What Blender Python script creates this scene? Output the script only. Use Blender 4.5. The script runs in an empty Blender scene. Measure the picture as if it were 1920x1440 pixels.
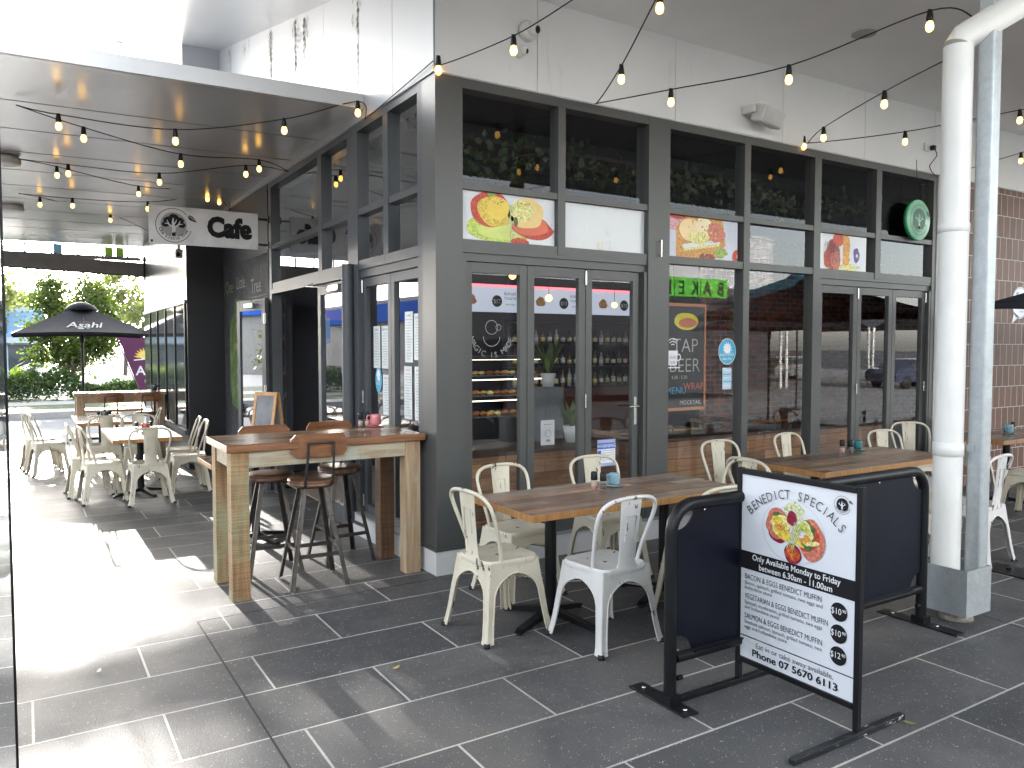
import bpy, bmesh, math, random
from mathutils import Vector, Matrix
random.seed(7)
C = bpy.context.scene.collection
sc = bpy.context.scene
PI = math.pi
# ------------------------------------------------------------------ camera
F = 1471.0
vx = Vector((2370, 69, -F)).normalized(); vy = Vector((-915, 69, -F)).normalized(); vz = vx.cross(vy).normalized()
vy = vz.cross(vx).normalized()
RW = Matrix((vx, vy, vz))                      # camera vector -> world vector
CAM = Vector((-2.51, -5.07, 1.66))
cd = bpy.data.cameras.new("camera"); cam = bpy.data.objects.new("camera", cd); C.objects.link(cam)
cd.sensor_width = 36; cd.lens = 36 * F / 1920; cd.clip_start = 0.05; cd.clip_end = 1500
cam.matrix_world = Matrix.Translation(CAM) @ RW.to_4x4()
sc.camera = cam
def ray(px, py): return RW @ Vector((px - 960, 720 - py, -F))
def at(px, py, Y=None, X=None, Z=None, g=False):
    d = ray(px, py)
    if Y is not None: t = (Y - CAM.y) / d.y
    elif X is not None: t = (X - CAM.x) / d.x
    elif g: t = (-CAM.z + Z - .014 * CAM.y) / (d.z + .014 * d.y)
    else: t = (Z - CAM.z) / d.z
    return CAM + t * d
# ------------------------------------------------------------------ world, sun, exposure
SUN_EL = math.radians(14.4); SUN_AZ = math.radians(91.2)
w = bpy.data.worlds.new("World"); sc.world = w; w.use_nodes = True
nt = w.node_tree; nt.nodes.clear()
sky = nt.nodes.new('ShaderNodeTexSky'); sky.sky_type = 'NISHITA'; sky.sun_disc = False
sky.sun_elevation = SUN_EL; sky.sun_rotation = PI / 2 - SUN_AZ
sky.air_density = 1.0; sky.dust_density = 1.5; sky.ozone_density = 1.0
bg = nt.nodes.new('ShaderNodeBackground'); bg.inputs[1].default_value = 0.15
wo = nt.nodes.new('ShaderNodeOutputWorld')
hs_ = nt.nodes.new('ShaderNodeHueSaturation'); hs_.inputs['Saturation'].default_value = .35; nt.links.new(sky.outputs[0], hs_.inputs['Color']); nt.links.new(hs_.outputs[0], bg.inputs[0]); nt.links.new(bg.outputs[0], wo.inputs[0])
sl = bpy.data.lights.new("sun", 'SUN'); sl.energy = 2.2; sl.angle = math.radians(0.6); sl.color = (1, .95, .88)
so = bpy.data.objects.new("sun", sl); C.objects.link(so)
sd = Vector((math.cos(SUN_EL) * math.cos(SUN_AZ), math.cos(SUN_EL) * math.sin(SUN_AZ), math.sin(SUN_EL)))
so.rotation_euler = sd.to_track_quat('Z', 'Y').to_euler(); so.location = (0, 0, 20)
sc.view_settings.view_transform = 'Standard'; sc.view_settings.look = 'None'
sc.view_settings.exposure = 3.15; sc.view_settings.gamma = 1
sc.cycles.max_bounces = 7; sc.cycles.diffuse_bounces = 4; sc.cycles.glossy_bounces = 4; sc.cycles.transparent_max_bounces = 14
sc.cycles.sample_clamp_indirect = 6; sc.cycles.caustics_reflective = False; sc.cycles.caustics_refractive = False
sc.cycles.use_denoising = True
# ------------------------------------------------------------------ materials
_mc = {}
def nodes(name):
    m = bpy.data.materials.new(name); m.use_nodes = True; t = m.node_tree
    return m, t, t.nodes['Principled BSDF']
def ramp(t, fac, stops, interp='LINEAR'):
    r = t.nodes.new('ShaderNodeValToRGB'); e = r.color_ramp.elements; r.color_ramp.interpolation = interp
    while len(e) < len(stops): e.new(.5)
    for k, (p, c) in enumerate(stops):
        e[k].position = p; e[k].color = (*c, 1) if len(c) == 3 else c
    t.links.new(fac, r.inputs[0]); return r.outputs[0]
def noise(t, scale, detail=4, rough=.55, vec=None, dist=0):
    n = t.nodes.new('ShaderNodeTexNoise'); n.inputs['Scale'].default_value = scale; n.inputs['Detail'].default_value = detail
    n.inputs['Roughness'].default_value = rough; n.inputs['Distortion'].default_value = dist
    if vec is not None: t.links.new(vec, n.inputs['Vector'])
    return n.outputs[0]
def pos(t, scale=(1, 1, 1), kind='Object', loc=(0, 0, 0), rot=(0, 0, 0)):
    if kind == 'World': o = t.nodes.new('ShaderNodeNewGeometry').outputs['Position']
    else: o = t.nodes.new('ShaderNodeTexCoord').outputs[kind]
    mp = t.nodes.new('ShaderNodeMapping'); mp.inputs['Scale'].default_value = scale
    mp.inputs['Location'].default_value = loc; mp.inputs['Rotation'].default_value = rot
    t.links.new(o, mp.inputs[0]); return mp.outputs[0]
def mixc(t, fac, a, b, mode='MIX'):
    n = t.nodes.new('ShaderNodeMix'); n.data_type = 'RGBA'; n.blend_type = mode
    for s, v in ((n.inputs[0], fac), (n.inputs[6], a), (n.inputs[7], b)):
        if hasattr(v, 'links'): t.links.new(v, s)
        else: s.default_value = v if isinstance(v, (int, float)) else ((*v, 1) if len(v) == 3 else v)
    return n.outputs[2]
def bump(t, p, h, strength=.3, dist=.01):
    b = t.nodes.new('ShaderNodeBump'); b.inputs['Strength'].default_value = strength; b.inputs['Distance'].default_value = dist
    t.links.new(h, b.inputs['Height']); t.links.new(b.outputs[0], p.inputs['Normal'])
def M(name, col, rough=.5, metal=0, var=.12, scale=6, bmp=0, emit=0, spec=.5, coat=0, trans=0):
    if name in _mc: return _mc[name]
    m, t, p = nodes(name)
    v = noise(t, scale, 5, .6, pos(t, kind='World'))
    lo = tuple(max(0, c * (1 - var)) for c in col); hi = tuple(min(1, c * (1 + var)) for c in col)
    t.links.new(ramp(t, v, [(.3, lo), (.7, hi)]), p.inputs['Base Color'])
    p.inputs['Roughness'].default_value = rough; p.inputs['Metallic'].default_value = metal
    p.inputs['Specular IOR Level'].default_value = spec
    p.inputs['Coat Weight'].default_value = coat
    if bmp: bump(t, p, noise(t, scale * 12, 3, .6, pos(t, kind='World')), bmp)
    if emit:
        p.inputs['Emission Color'].default_value = (*col, 1); p.inputs['Emission Strength'].default_value = emit
    _mc[name] = m; return m
def glass(name, tint, refl=1.0, ior=1.5):
    m, t, p = nodes(name); t.nodes.remove(p); out = t.nodes['Material Output']
    tr = t.nodes.new('ShaderNodeBsdfTransparent'); tr.inputs[0].default_value = (*tint, 1)
    gl = t.nodes.new('ShaderNodeBsdfGlossy'); gl.inputs['Roughness'].default_value = .004
    gl.inputs[0].default_value = (.95, .97, 1, 1)
    fr = t.nodes.new('ShaderNodeFresnel'); ge = t.nodes.new('ShaderNodeNewGeometry'); ma = t.nodes.new('ShaderNodeMath'); ma.operation = 'MULTIPLY_ADD'
    ma.inputs[1].default_value = 1 / ior - ior; ma.inputs[2].default_value = ior; t.links.new(ge.outputs['Backfacing'], ma.inputs[0]); t.links.new(ma.outputs[0], fr.inputs[0])
    mu = t.nodes.new('ShaderNodeMath'); mu.operation = 'MULTIPLY'; mu.inputs[1].default_value = refl; mu.use_clamp = True
    mx = t.nodes.new('ShaderNodeMixShader')
    nb = noise(t, .7, 2, .5, pos(t, kind='World')); b = t.nodes.new('ShaderNodeBump')
    b.inputs['Strength'].default_value = .25; b.inputs['Distance'].default_value = .004
    t.links.new(nb, b.inputs['Height']); t.links.new(b.outputs[0], gl.inputs['Normal'])
    t.links.new(fr.outputs[0], mu.inputs[0]); t.links.new(mu.outputs[0], mx.inputs[0])
    t.links.new(tr.outputs[0], mx.inputs[1]); t.links.new(gl.outputs[0], mx.inputs[2]); t.links.new(mx.outputs[0], out.inputs[0])
    return m
GLASS = glass('window_glass', (.96, .97, .97), 1.2)
GLASSU = glass('upper_window_glass', (.86, .88, .9), .62)
CLEAR = glass('clear_glass', (.93, .95, .95), 1.3)
def brickmat(name, c1, c2, mortar, w_, h_, ms, offx=0, offy=0, swap='XY', rough=.4, bmp=.3, spec=.5, off=.5, extra=None):
    m, t, p = nodes(name)
    g = t.nodes.new('ShaderNodeNewGeometry'); sp = t.nodes.new('ShaderNodeSeparateXYZ'); cb = t.nodes.new('ShaderNodeCombineXYZ')
    t.links.new(g.outputs['Position'], sp.inputs[0])
    for k, ax in enumerate(swap):
        a = t.nodes.new('ShaderNodeMath'); a.operation = 'ADD'; a.inputs[1].default_value = (offx, offy)[k]
        t.links.new(sp.outputs[ax], a.inputs[0]); t.links.new(a.outputs[0], cb.inputs[k])
    b = t.nodes.new('ShaderNodeTexBrick'); t.links.new(cb.outputs[0], b.inputs['Vector'])
    b.offset = off; b.inputs['Scale'].default_value = 1
    b.inputs['Color1'].default_value = (*c1, 1); b.inputs['Color2'].default_value = (*c2, 1); b.inputs['Mortar'].default_value = (*mortar, 1)
    b.inputs['Mortar Size'].default_value = ms; b.inputs['Mortar Smooth'].default_value = .08; b.inputs['Bias'].default_value = 0
    b.inputs['Brick Width'].default_value = w_; b.inputs['Row Height'].default_value = h_
    p.inputs['Roughness'].default_value = rough; p.inputs['Specular IOR Level'].default_value = spec
    return m, t, p, b, g
# paving: dark exfoliated stone with pale flecks, pale grout, stains
m, t, p, b, g = brickmat('paving_tile', (.068, .068, .07), (.13, .125, .12), (.45, .43, .39), 1.005, .472, .0058, offx=100.5 + .76 + .25, offy=.34 + .472 * 60, rough=.4, spec=.27)
gp = g.outputs['Position']
vo = t.nodes.new('ShaderNodeTexVoronoi'); vo.inputs['Scale'].default_value = 95; t.links.new(gp, vo.inputs['Vector'])
fleck = ramp(t, vo.outputs['Distance'], [(.0, (1, 1, 1)), (.17, (1, 1, 1)), (.25, (0, 0, 0))])
fm = ramp(t, noise(t, 30, 4, .7, gp), [(.52, (0, 0, 0)), (.6, (1, 1, 1))])
ff = mixc(t, 1.0, fleck, fm, 'MULTIPLY')
st = ramp(t, noise(t, 1.1, 5, .62, gp, .6), [(.3, (.66, .66, .68)), (.5, (1, 1, 1)), (.72, (1.35, 1.28, 1.18))])
c = mixc(t, 1.0, b.outputs['Color'], st, 'MULTIPLY')
fine = ramp(t, noise(t, 160, 2, .7, gp), [(.3, (.7, .7, .7)), (.7, (1.35, 1.35, 1.35))])
c = mixc(t, 1.0, c, fine, 'MULTIPLY')
c = mixc(t, ff, c, (.60, .60, .58))
t.links.new(c, p.inputs['Base Color'])
t.links.new(ramp(t, noise(t, 2.2, 5, .6, gp), [(.3, (.42,) * 3), (.75, (.62,) * 3)]), p.inputs['Roughness'])
bb = t.nodes.new('ShaderNodeBump'); bb.inputs['Strength'].default_value = .55; bb.inputs['Distance'].default_value = .004
t.links.new(noise(t, 120, 3, .7, gp), bb.inputs['Height'])
b2 = t.nodes.new('ShaderNodeBump'); b2.inputs['Strength'].default_value = .6; b2.inputs['Distance'].default_value = -.004
t.links.new(b.outputs['Fac'], b2.inputs['Height']); t.links.new(bb.outputs[0], b2.inputs['Normal']); t.links.new(b2.outputs[0], p.inputs['Normal'])
PAVE = m
def simple_brick(name, *a, nz=.35, **k):
    m, t, p, b, g = brickmat(name, *a, **k)
    n = ramp(t, noise(t, 9, 5, .65, g.outputs['Position']), [(.3, (1 - nz,) * 3), (.7, (1 + nz,) * 3)])
    t.links.new(mixc(t, 1, b.outputs['Color'], n, 'MULTIPLY'), p.inputs['Base Color'])
    bm_ = t.nodes.new('ShaderNodeBump'); bm_.inputs['Strength'].default_value = .5; bm_.inputs['Distance'].default_value = -.006
    t.links.new(b.outputs['Fac'], bm_.inputs['Height']); t.links.new(bm_.outputs[0], p.inputs['Normal'])
    return m
TILE = simple_brick('brown_wall_tile', (.135, .066, .045), (.17, .085, .06), (.58, .55, .52), .145, .262, .004, offx=10, offy=20.05, swap='XZ', rough=.45, spec=.18, nz=.12)
BRICK = simple_brick('red_brick', (.66, .17, .085), (.27, .085, .06), (.52, .46, .40), .24, .086, .009, offx=10, offy=10, swap='XZ', rough=.8, nz=.5)
# timber cladding: boards of many browns
def planks(name, cols, w_, h_, swap, mortar=(.02, .012, .008), rough=.45):
    m, t, p, b, g = brickmat(name, (0, 0, 0), (1, 1, 1), (0.5, .5, .5), w_, h_, .002, offx=50, offy=50, swap=swap, rough=rough, off=.37)
    tone = ramp(t, b.outputs['Color'], [(k / (len(cols) - 1), c) for k, c in enumerate(cols)])
    sc_ = {'XZ': (1.2, 1.2, 26), 'YZ': (1.2, 1.2, 26), 'XY': (1.5, 26, 26), 'YX': (26, 1.5, 26)}[swap]
    gr = ramp(t, noise(t, 2.2, 6, .65, pos(t, sc_, 'World'), .4), [(.28, (.45,) * 3), (.5, (1,) * 3), (.74, (1.45, 1.4, 1.3))])
    c = mixc(t, 1, tone, gr, 'MULTIPLY')
    c = mixc(t, b.outputs['Fac'], c, mortar)
    t.links.new(c, p.inputs['Base Color']); bump(t, p, gr, .25, .004)
    return m
CLAD = planks('timber_cladding', [(.16, .07, .03), (.34, .16, .07), (.22, .12, .07), (.42, .22, .10), (.18, .09, .045)], .62, .115, 'XZ')
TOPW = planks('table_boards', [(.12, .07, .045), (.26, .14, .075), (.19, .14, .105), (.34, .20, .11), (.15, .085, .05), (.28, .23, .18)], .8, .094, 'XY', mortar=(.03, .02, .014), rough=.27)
def wood(name, base, dark, rough=.45, axis='Z', band=26, saw=0, patch=None):
    m, t, p = nodes(name)
    s = {'X': (1.2, band, band), 'Y': (band, 1.2, band), 'Z': (band, band, 1.2)}[axis]
    gr = noise(t, 1.6, 6, .65, pos(t, s, 'World'), .5)
    c = ramp(t, gr, [(.3, dark), (.55, base), (.75, tuple(min(1, x * 1.35) for x in base))])
    if patch:
        pm = ramp(t, noise(t, 3, 5, .7, pos(t, (1, 1, .5), 'World')), [(.48, (0, 0, 0)), (.6, (.85, .85, .85))])
        c = mixc(t, pm, c, patch)
    if saw:
        sw = noise(t, 1, 3, .6, pos(t, (3, 3, saw), 'World'))
        sr = ramp(t, sw, [(.42, (.5,) * 3), (.55, (1.1,) * 3)])
        c = mixc(t, .5, c, sr, 'MULTIPLY')
        bump(t, p, sw, .5, .006)
    else: bump(t, p, gr, .2, .003)
    t.links.new(c, p.inputs['Base Color']); p.inputs['Roughness'].default_value = rough
    return m
W_LEG = wood('sawn_leg_timber', (.34, .20, .09), (.15, .08, .035), .6, 'Z', 20, 150, (.27, .27, .15))
W_LEG2 = wood('pale_leg_timber', (.42, .30, .18), (.24, .15, .08), .6, 'Z', 20, 0, (.38, .33, .24))
W_RIB = wood('ribbed_dark_timber', (.16, .08, .04), (.05, .025, .012), .6, 'Z', 20, 55)
W_APR = wood('apron_timber', (.42, .36, .25), (.27, .20, .12), .6, 'X', 20, 0, (.40, .42, .36))
W_EDGE = wood('butcher_edge_timber', (.38, .19, .065), (.24, .11, .04), .35, 'Z', 30)
W_SEAT = wood('stool_timber', (.15, .075, .04), (.065, .03, .017), .3, 'X', 22)
W_BACK = wood('stool_back_timber', (.22, .09, .035), (.11, .042, .018), .35, 'X', 20)
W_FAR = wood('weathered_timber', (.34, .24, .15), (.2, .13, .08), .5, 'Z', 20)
# chipped cream paint on steel chairs
def chippy(name, paint, seed):
    m, t, p = nodes(name)
    oi = t.nodes.new('ShaderNodeObjectInfo'); tc = t.nodes.new('ShaderNodeTexCoord')
    mp = t.nodes.new('ShaderNodeMapping'); mp.inputs['Scale'].default_value = (1, 1, .38)
    t.links.new(tc.outputs['Object'], mp.inputs[0]); t.links.new(oi.outputs['Location'], mp.inputs['Location'])
    v = mp.outputs[0]
    n1 = noise(t, 17 + seed, 6, .7, v); n2 = noise(t, 3.3, 3, .6, v)
    ge = t.nodes.new('ShaderNodeNewGeometry')
    pt = ramp(t, ge.outputs['Pointiness'], [(.52, (0, 0, 0)), (.62, (.05,) * 3)])
    a = t.nodes.new('ShaderNodeMath'); a.operation = 'ADD'; t.links.new(n1, a.inputs[0]); t.links.new(pt, a.inputs[1])
    chip = ramp(t, a.outputs[0], [(.625, (0, 0, 0)), (.65, (1, 1, 1))])
    tone = ramp(t, n2, [(.3, tuple(c * .80 for c in paint)), (.7, paint)])
    rub = ramp(t, noise(t, 8, 5, .7, v), [(.55, (0, 0, 0)), (.75, (.5,) * 3)])
    c = mixc(t, rub, tone, tuple(c * k for c, k in zip(paint, (.74, .62, .42))))
    c = mixc(t, chip, c, (.07, .038, .02))
    t.links.new(c, p.inputs['Base Color']); p.inputs['Roughness'].default_value = .38
    bump(t, p, chip, .3, -.002); return m
CREAM = chippy('chipped_cream_paint', (.66, .605, .475), 0)
def chipblack():
    m, t, p = nodes('scuffed_black_steel'); v = pos(t, (1, 2, 2), 'World')
    c = mixc(t, ramp(t, noise(t, 19, 6, .7, v), [(.60, (0, 0, 0)), (.63, (1, 1, 1))]), (.012, .013, .015), (.42, .42, .42)); t.links.new(c, p.inputs['Base Color']); p.inputs['Roughness'].default_value = .4; return m
CHIPB = chipblack()
WHITE = chippy('chipped_white_paint', (.72, .70, .67), 2)

GREYL = M('charcoal_side_frame', (.07, .075, .08), .46, 0, .08, 3, spec=.4)
DARKP = M('black_panel', (.012, .013, .017), .42, 0, .2, 2)
def stained(name, col, rough, stain):
    m, t, p = nodes(name); v = pos(t, (1, 1, .16), 'World')
    s1 = noise(t, 6, 6, .7, v, .4); s2 = noise(t, .8, 3, .5, pos(t, kind='World'))
    c = ramp(t, s2, [(.3, tuple(x * .9 for x in col)), (.7, col)])
    c = mixc(t, ramp(t, s1, [(.60, (0, 0, 0)), (.78, (.55,) * 3)]), c, stain)
    t.links.new(c, p.inputs['Base Color']); p.inputs['Roughness'].default_value = rough; return m
GREY = stained('charcoal_powder_coat', (.074, .076, .073), .38, (.12, .12, .113))
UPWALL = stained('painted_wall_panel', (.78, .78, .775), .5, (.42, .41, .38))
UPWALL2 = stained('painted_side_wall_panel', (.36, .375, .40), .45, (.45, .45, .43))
STAIN = M('mould_streaks', (.23, .22, .17), .8, 0, .5, 40)
PLINTH = stained('white_plinth', (.66, .66, .65), .45, (.3, .3, .3))
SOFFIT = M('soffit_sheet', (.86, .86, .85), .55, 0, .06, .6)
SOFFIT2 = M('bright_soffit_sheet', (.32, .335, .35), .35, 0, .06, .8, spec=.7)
CANOPY = M('canopy_steel_sheet', (.60, .61, .62), .26, .35, .05, 1.2)
CANEDGE = M('canopy_edge_flashing', (.6, .59, .58), .35, 0, .05, 2)
BLACK = M('black_steel', (.006, .0065, .008), .38, 0, .2, 9, spec=.3)
NAVY = M('navy_banner_vinyl', (.003, .0045, .012), .42, 0, .25, 3, spec=.25)
IRON = M('raw_iron', (.085, .078, .07), .42, .75, .3, 14)
RUBBER = M('black_rubber', (.015, .015, .015), .7)
CHROME = M('brushed_metal', (.62, .62, .60), .22, 1, .05, 8)
PVC = M('white_pvc', (.78, .77, .73), .4, 0, .05, 4)
WPLAS = M('white_plastic', (.72, .71, .68), .4, 0, .04, 8)
def galv():
    m, t, p = nodes('galvanised_steel'); vo = t.nodes.new('ShaderNodeTexVoronoi'); vo.inputs['Scale'].default_value = 60
    t.links.new(pos(t, kind='World'), vo.inputs['Vector'])
    c = ramp(t, noise(t, 16, 6, .75, pos(t, kind='World')), [(.25, (.36, .39, .40)), (.75, (.52, .55, .56))])
    t.links.new(mixc(t, .08, c, vo.outputs['Color'], 'SOFT_LIGHT'), p.inputs['Base Color'])
    p.inputs['Metallic'].default_value = .55; p.inputs['Roughness'].default_value = .48; return m
GALV = galv()
def leafmat(name, a, b_, transl=.5):
    m, t, p = nodes(name); out = t.nodes['Material Output']
    oi = t.nodes.new('ShaderNodeNewGeometry'); c = ramp(t, oi.outputs['Random Per Island'], [(0, a), (1, b_)])
    t.links.new(c, p.inputs['Base Color']); p.inputs['Roughness'].default_value = .45
    tl = t.nodes.new('ShaderNodeBsdfTranslucent'); t.links.new(mixc(t, 1, c, (1.6, 1.7, .8), 'MULTIPLY'), tl.inputs[0])
    mx = t.nodes.new('ShaderNodeMixShader'); mx.inputs[0].default_value = transl
    t.links.new(p.outputs[0], mx.inputs[1]); t.links.new(tl.outputs[0], mx.inputs[2]); t.links.new(mx.outputs[0], out.inputs[0])
    return m
LEAF = leafmat('tree_leaves', (.035, .06, .012), (.10, .13, .03))
LEAF2 = leafmat('gum_leaves', (.09, .11, .05), (.19, .20, .11), .6)
LEAFH = leafmat('hedge_leaves', (.02, .045, .012), (.06, .10, .025), .35)
LEAFV = leafmat('vine_leaves', (.05, .09, .02), (.16, .24, .06), .3)
STRAP = leafmat('strap_leaves', (.09, .15, .03), (.20, .26, .06), .5)
BARK = M('bark', (.13, .10, .08), .85, 0, .4, 10, .4)
def emis(name, col, s):
    m, t, p = nodes(name); p.inputs['Base Color'].default_value = (*col, 1)
    p.inputs['Emission Color'].default_value = (*col, 1); p.inputs['Emission Strength'].default_value = s; return m
BULB = emis('lit_bulb', (1, .52, .10), 1.0)
# ------------------------------------------------------------------ mesh builder
def frame_axes(d):
    d = d.normalized(); u = d.cross(Vector((0, 0, 1)))
    if u.length < 1e-3: u = Vector((1, 0, 0))
    u.normalize(); return u, d.cross(u).normalized()
class MB:
    def __init__(s): s.v = []; s.f = []; s.m = []; s.mats = []; s.sm = []
    def mi(s, m):
        if m not in s.mats: s.mats.append(m)
        return s.mats.index(m)
    def add(s, vs, fs, m, smooth=False):
        o = len(s.v); s.v += [tuple(x) for x in vs]; k = s.mi(m)
        for f in fs: s.f.append([o + i for i in f]); s.m.append(k); s.sm.append(smooth)
        return s
    def box(s, a, b, m, R=None, bev=0):
        x0, y0, z0 = (min(a[i], b[i]) for i in range(3)); x1, y1, z1 = (max(a[i], b[i]) for i in range(3))
        if bev:
            bm = bmesh.new(); bmesh.ops.create_cube(bm, size=1)
            for v in bm.verts: v.co = Vector((x0 + (v.co.x + .5) * (x1 - x0), y0 + (v.co.y + .5) * (y1 - y0), z0 + (v.co.z + .5) * (z1 - z0)))
            bmesh.ops.bevel(bm, geom=list(bm.edges), offset=bev, segments=2, affect='EDGES', profile=.5)
            bm.verts.index_update(); vs = [v.co.copy() for v in bm.verts]; fs = [[v.index for v in f.verts] for f in bm.faces]; bm.free()
        else:
            vs = [Vector(q) for q in ((x0, y0, z0), (x1, y0, z0), (x1, y1, z0), (x0, y1, z0), (x0, y0, z1), (x1, y0, z1), (x1, y1, z1), (x0, y1, z1))]
            fs = [(0, 3, 2, 1), (4, 5, 6, 7), (0, 1, 5, 4), (1, 2, 6, 5), (2, 3, 7, 6), (3, 0, 4, 7)]
        if R is not None: vs = [R @ v for v in vs]
        return s.add(vs, fs, m)
    def tube(s, path, r, m, n=10, closed=False, flat=None, cap=True):
        P = [Vector(q) for q in path]; rr = r if isinstance(r, (list, tuple)) else [r] * len(P); vs = []; N = len(P)
        pu = None
        for i, q in enumerate(P):
            if closed: d = P[(i + 1) % N] - P[i - 1]
            else: d = P[min(i + 1, N - 1)] - P[max(i - 1, 0)]
            d.normalize()
            if pu is None: u, w_ = frame_axes(d)
            else:
                u = (pu - d * pu.dot(d))
                u = u.normalized() if u.length > 1e-4 else frame_axes(d)[0]
                w_ = d.cross(u)
            pu = u
            for k in range(n):
                a = 2 * PI * (k + .5) / n; vs.append(q + u * math.cos(a) * rr[i] + w_ * math.sin(a) * rr[i] * (flat or 1))
        fs = []
        for i in range(N if closed else N - 1):
            j = (i + 1) % N
            for k in range(n): fs.append((i * n + k, i * n + (k + 1) % n, j * n + (k + 1) % n, j * n + k))
        s.add(vs, fs, m, n > 4)
        if not closed and cap: s.add([vs[k] for k in range(n)], [tuple(range(n))[::-1]], m); s.add([vs[(N - 1) * n + k] for k in range(n)], [tuple(range(n))], m)
        return s
    def lathe(s, prof, c, m, n=24, axis=None):
        c = Vector(c); vs = []
        for (r, z) in prof:
            for k in range(n):
                a = 2 * PI * k / n; q = Vector((r * math.cos(a), r * math.sin(a), z))
                if axis is not None: q = axis @ q
                vs.append(c + q)
        fs = [(i * n + k, i * n + (k + 1) % n, (i + 1) * n + (k + 1) % n, (i + 1) * n + k) for i in range(len(prof) - 1) for k in range(n)]
        fs += [tuple(range(n))[::-1], tuple((len(prof) - 1) * n + k for k in range(n))]
        return s.add(vs, fs, m, True)
    def ball(s, c, r, m, n=12, sq=(1, 1, 1)):
        prof = [(max(1e-4, math.sin(PI * i / 8) * r), -math.cos(PI * i / 8) * r) for i in range(9)]
        return s.lathe([(a * sq[0], b_ * sq[2]) for a, b_ in prof], c, m, n)
    def poly(s, pts, m): return s.add([Vector(q) for q in pts], [tuple(range(len(pts)))], m)
    def prism(s, pts, off, m):
        a = [Vector(q) for q in pts]; o = Vector(off); n = len(a)
        return s.add(a + [q + o for q in a], [tuple(range(n))[::-1], tuple(range(n, 2 * n))] + [(i, (i + 1) % n, n + (i + 1) % n, n + i) for i in range(n)], m)
    def build(s, name, parent=None, label=None, cat=None, group=None, kind=None, loc=None):
        me = bpy.data.meshes.new(name); me.from_pydata(s.v, [], s.f)
        for m in s.mats: me.materials.append(m)
        me.polygons.foreach_set('material_index', s.m); me.polygons.foreach_set('use_smooth', s.sm)
        me.update()
        bm = bmesh.new(); bm.from_mesh(me); bmesh.ops.recalc_face_normals(bm, faces=bm.faces); bm.to_mesh(me); bm.free()
        o = bpy.data.objects.new(name, me); C.objects.link(o)
        if parent: o.parent = parent
        if loc: o.location = loc
        tag(o, label, cat, group, kind); return o
def tag(o, label=None, cat=None, group=None, kind=None):
    for k, v in (('label', label), ('category', cat), ('group', group), ('kind', kind)):
        if v: o[k] = v
def thing(name, label, cat, loc=(0, 0, 0), rz=0, group=None):
    o = bpy.data.objects.new(name, None); C.objects.link(o); o.location = loc; o.rotation_euler = (0, 0, rz)
    o.empty_display_size = .1; tag(o, label, cat, group); return o
def dup(root, loc, rz, label=None, group=None, mat=None):
    def cp(o, par):
        c_ = o.copy(); C.objects.link(c_); c_.parent = par
        if mat and c_.type == 'MESH' and CREAM.name in [x.name for x in c_.data.materials if x]:
            key = (c_.data.name, mat.name)
            if key not in _mc:
                d = c_.data.copy()
                for i, x in enumerate(d.materials):
                    if x == CREAM: d.materials[i] = mat
                _mc[key] = d
            c_.data = _mc[key]
        for ch in list(o.children): cp(ch, c_)
        return c_
    r = cp(root, None); r.location = loc; r.rotation_euler = (0, 0, rz)
    if label: r['label'] = label
    if group: r['group'] = group
    return r
def gz(y): return -.014 * min(y, 11.2) if y > 0 else 0
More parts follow.
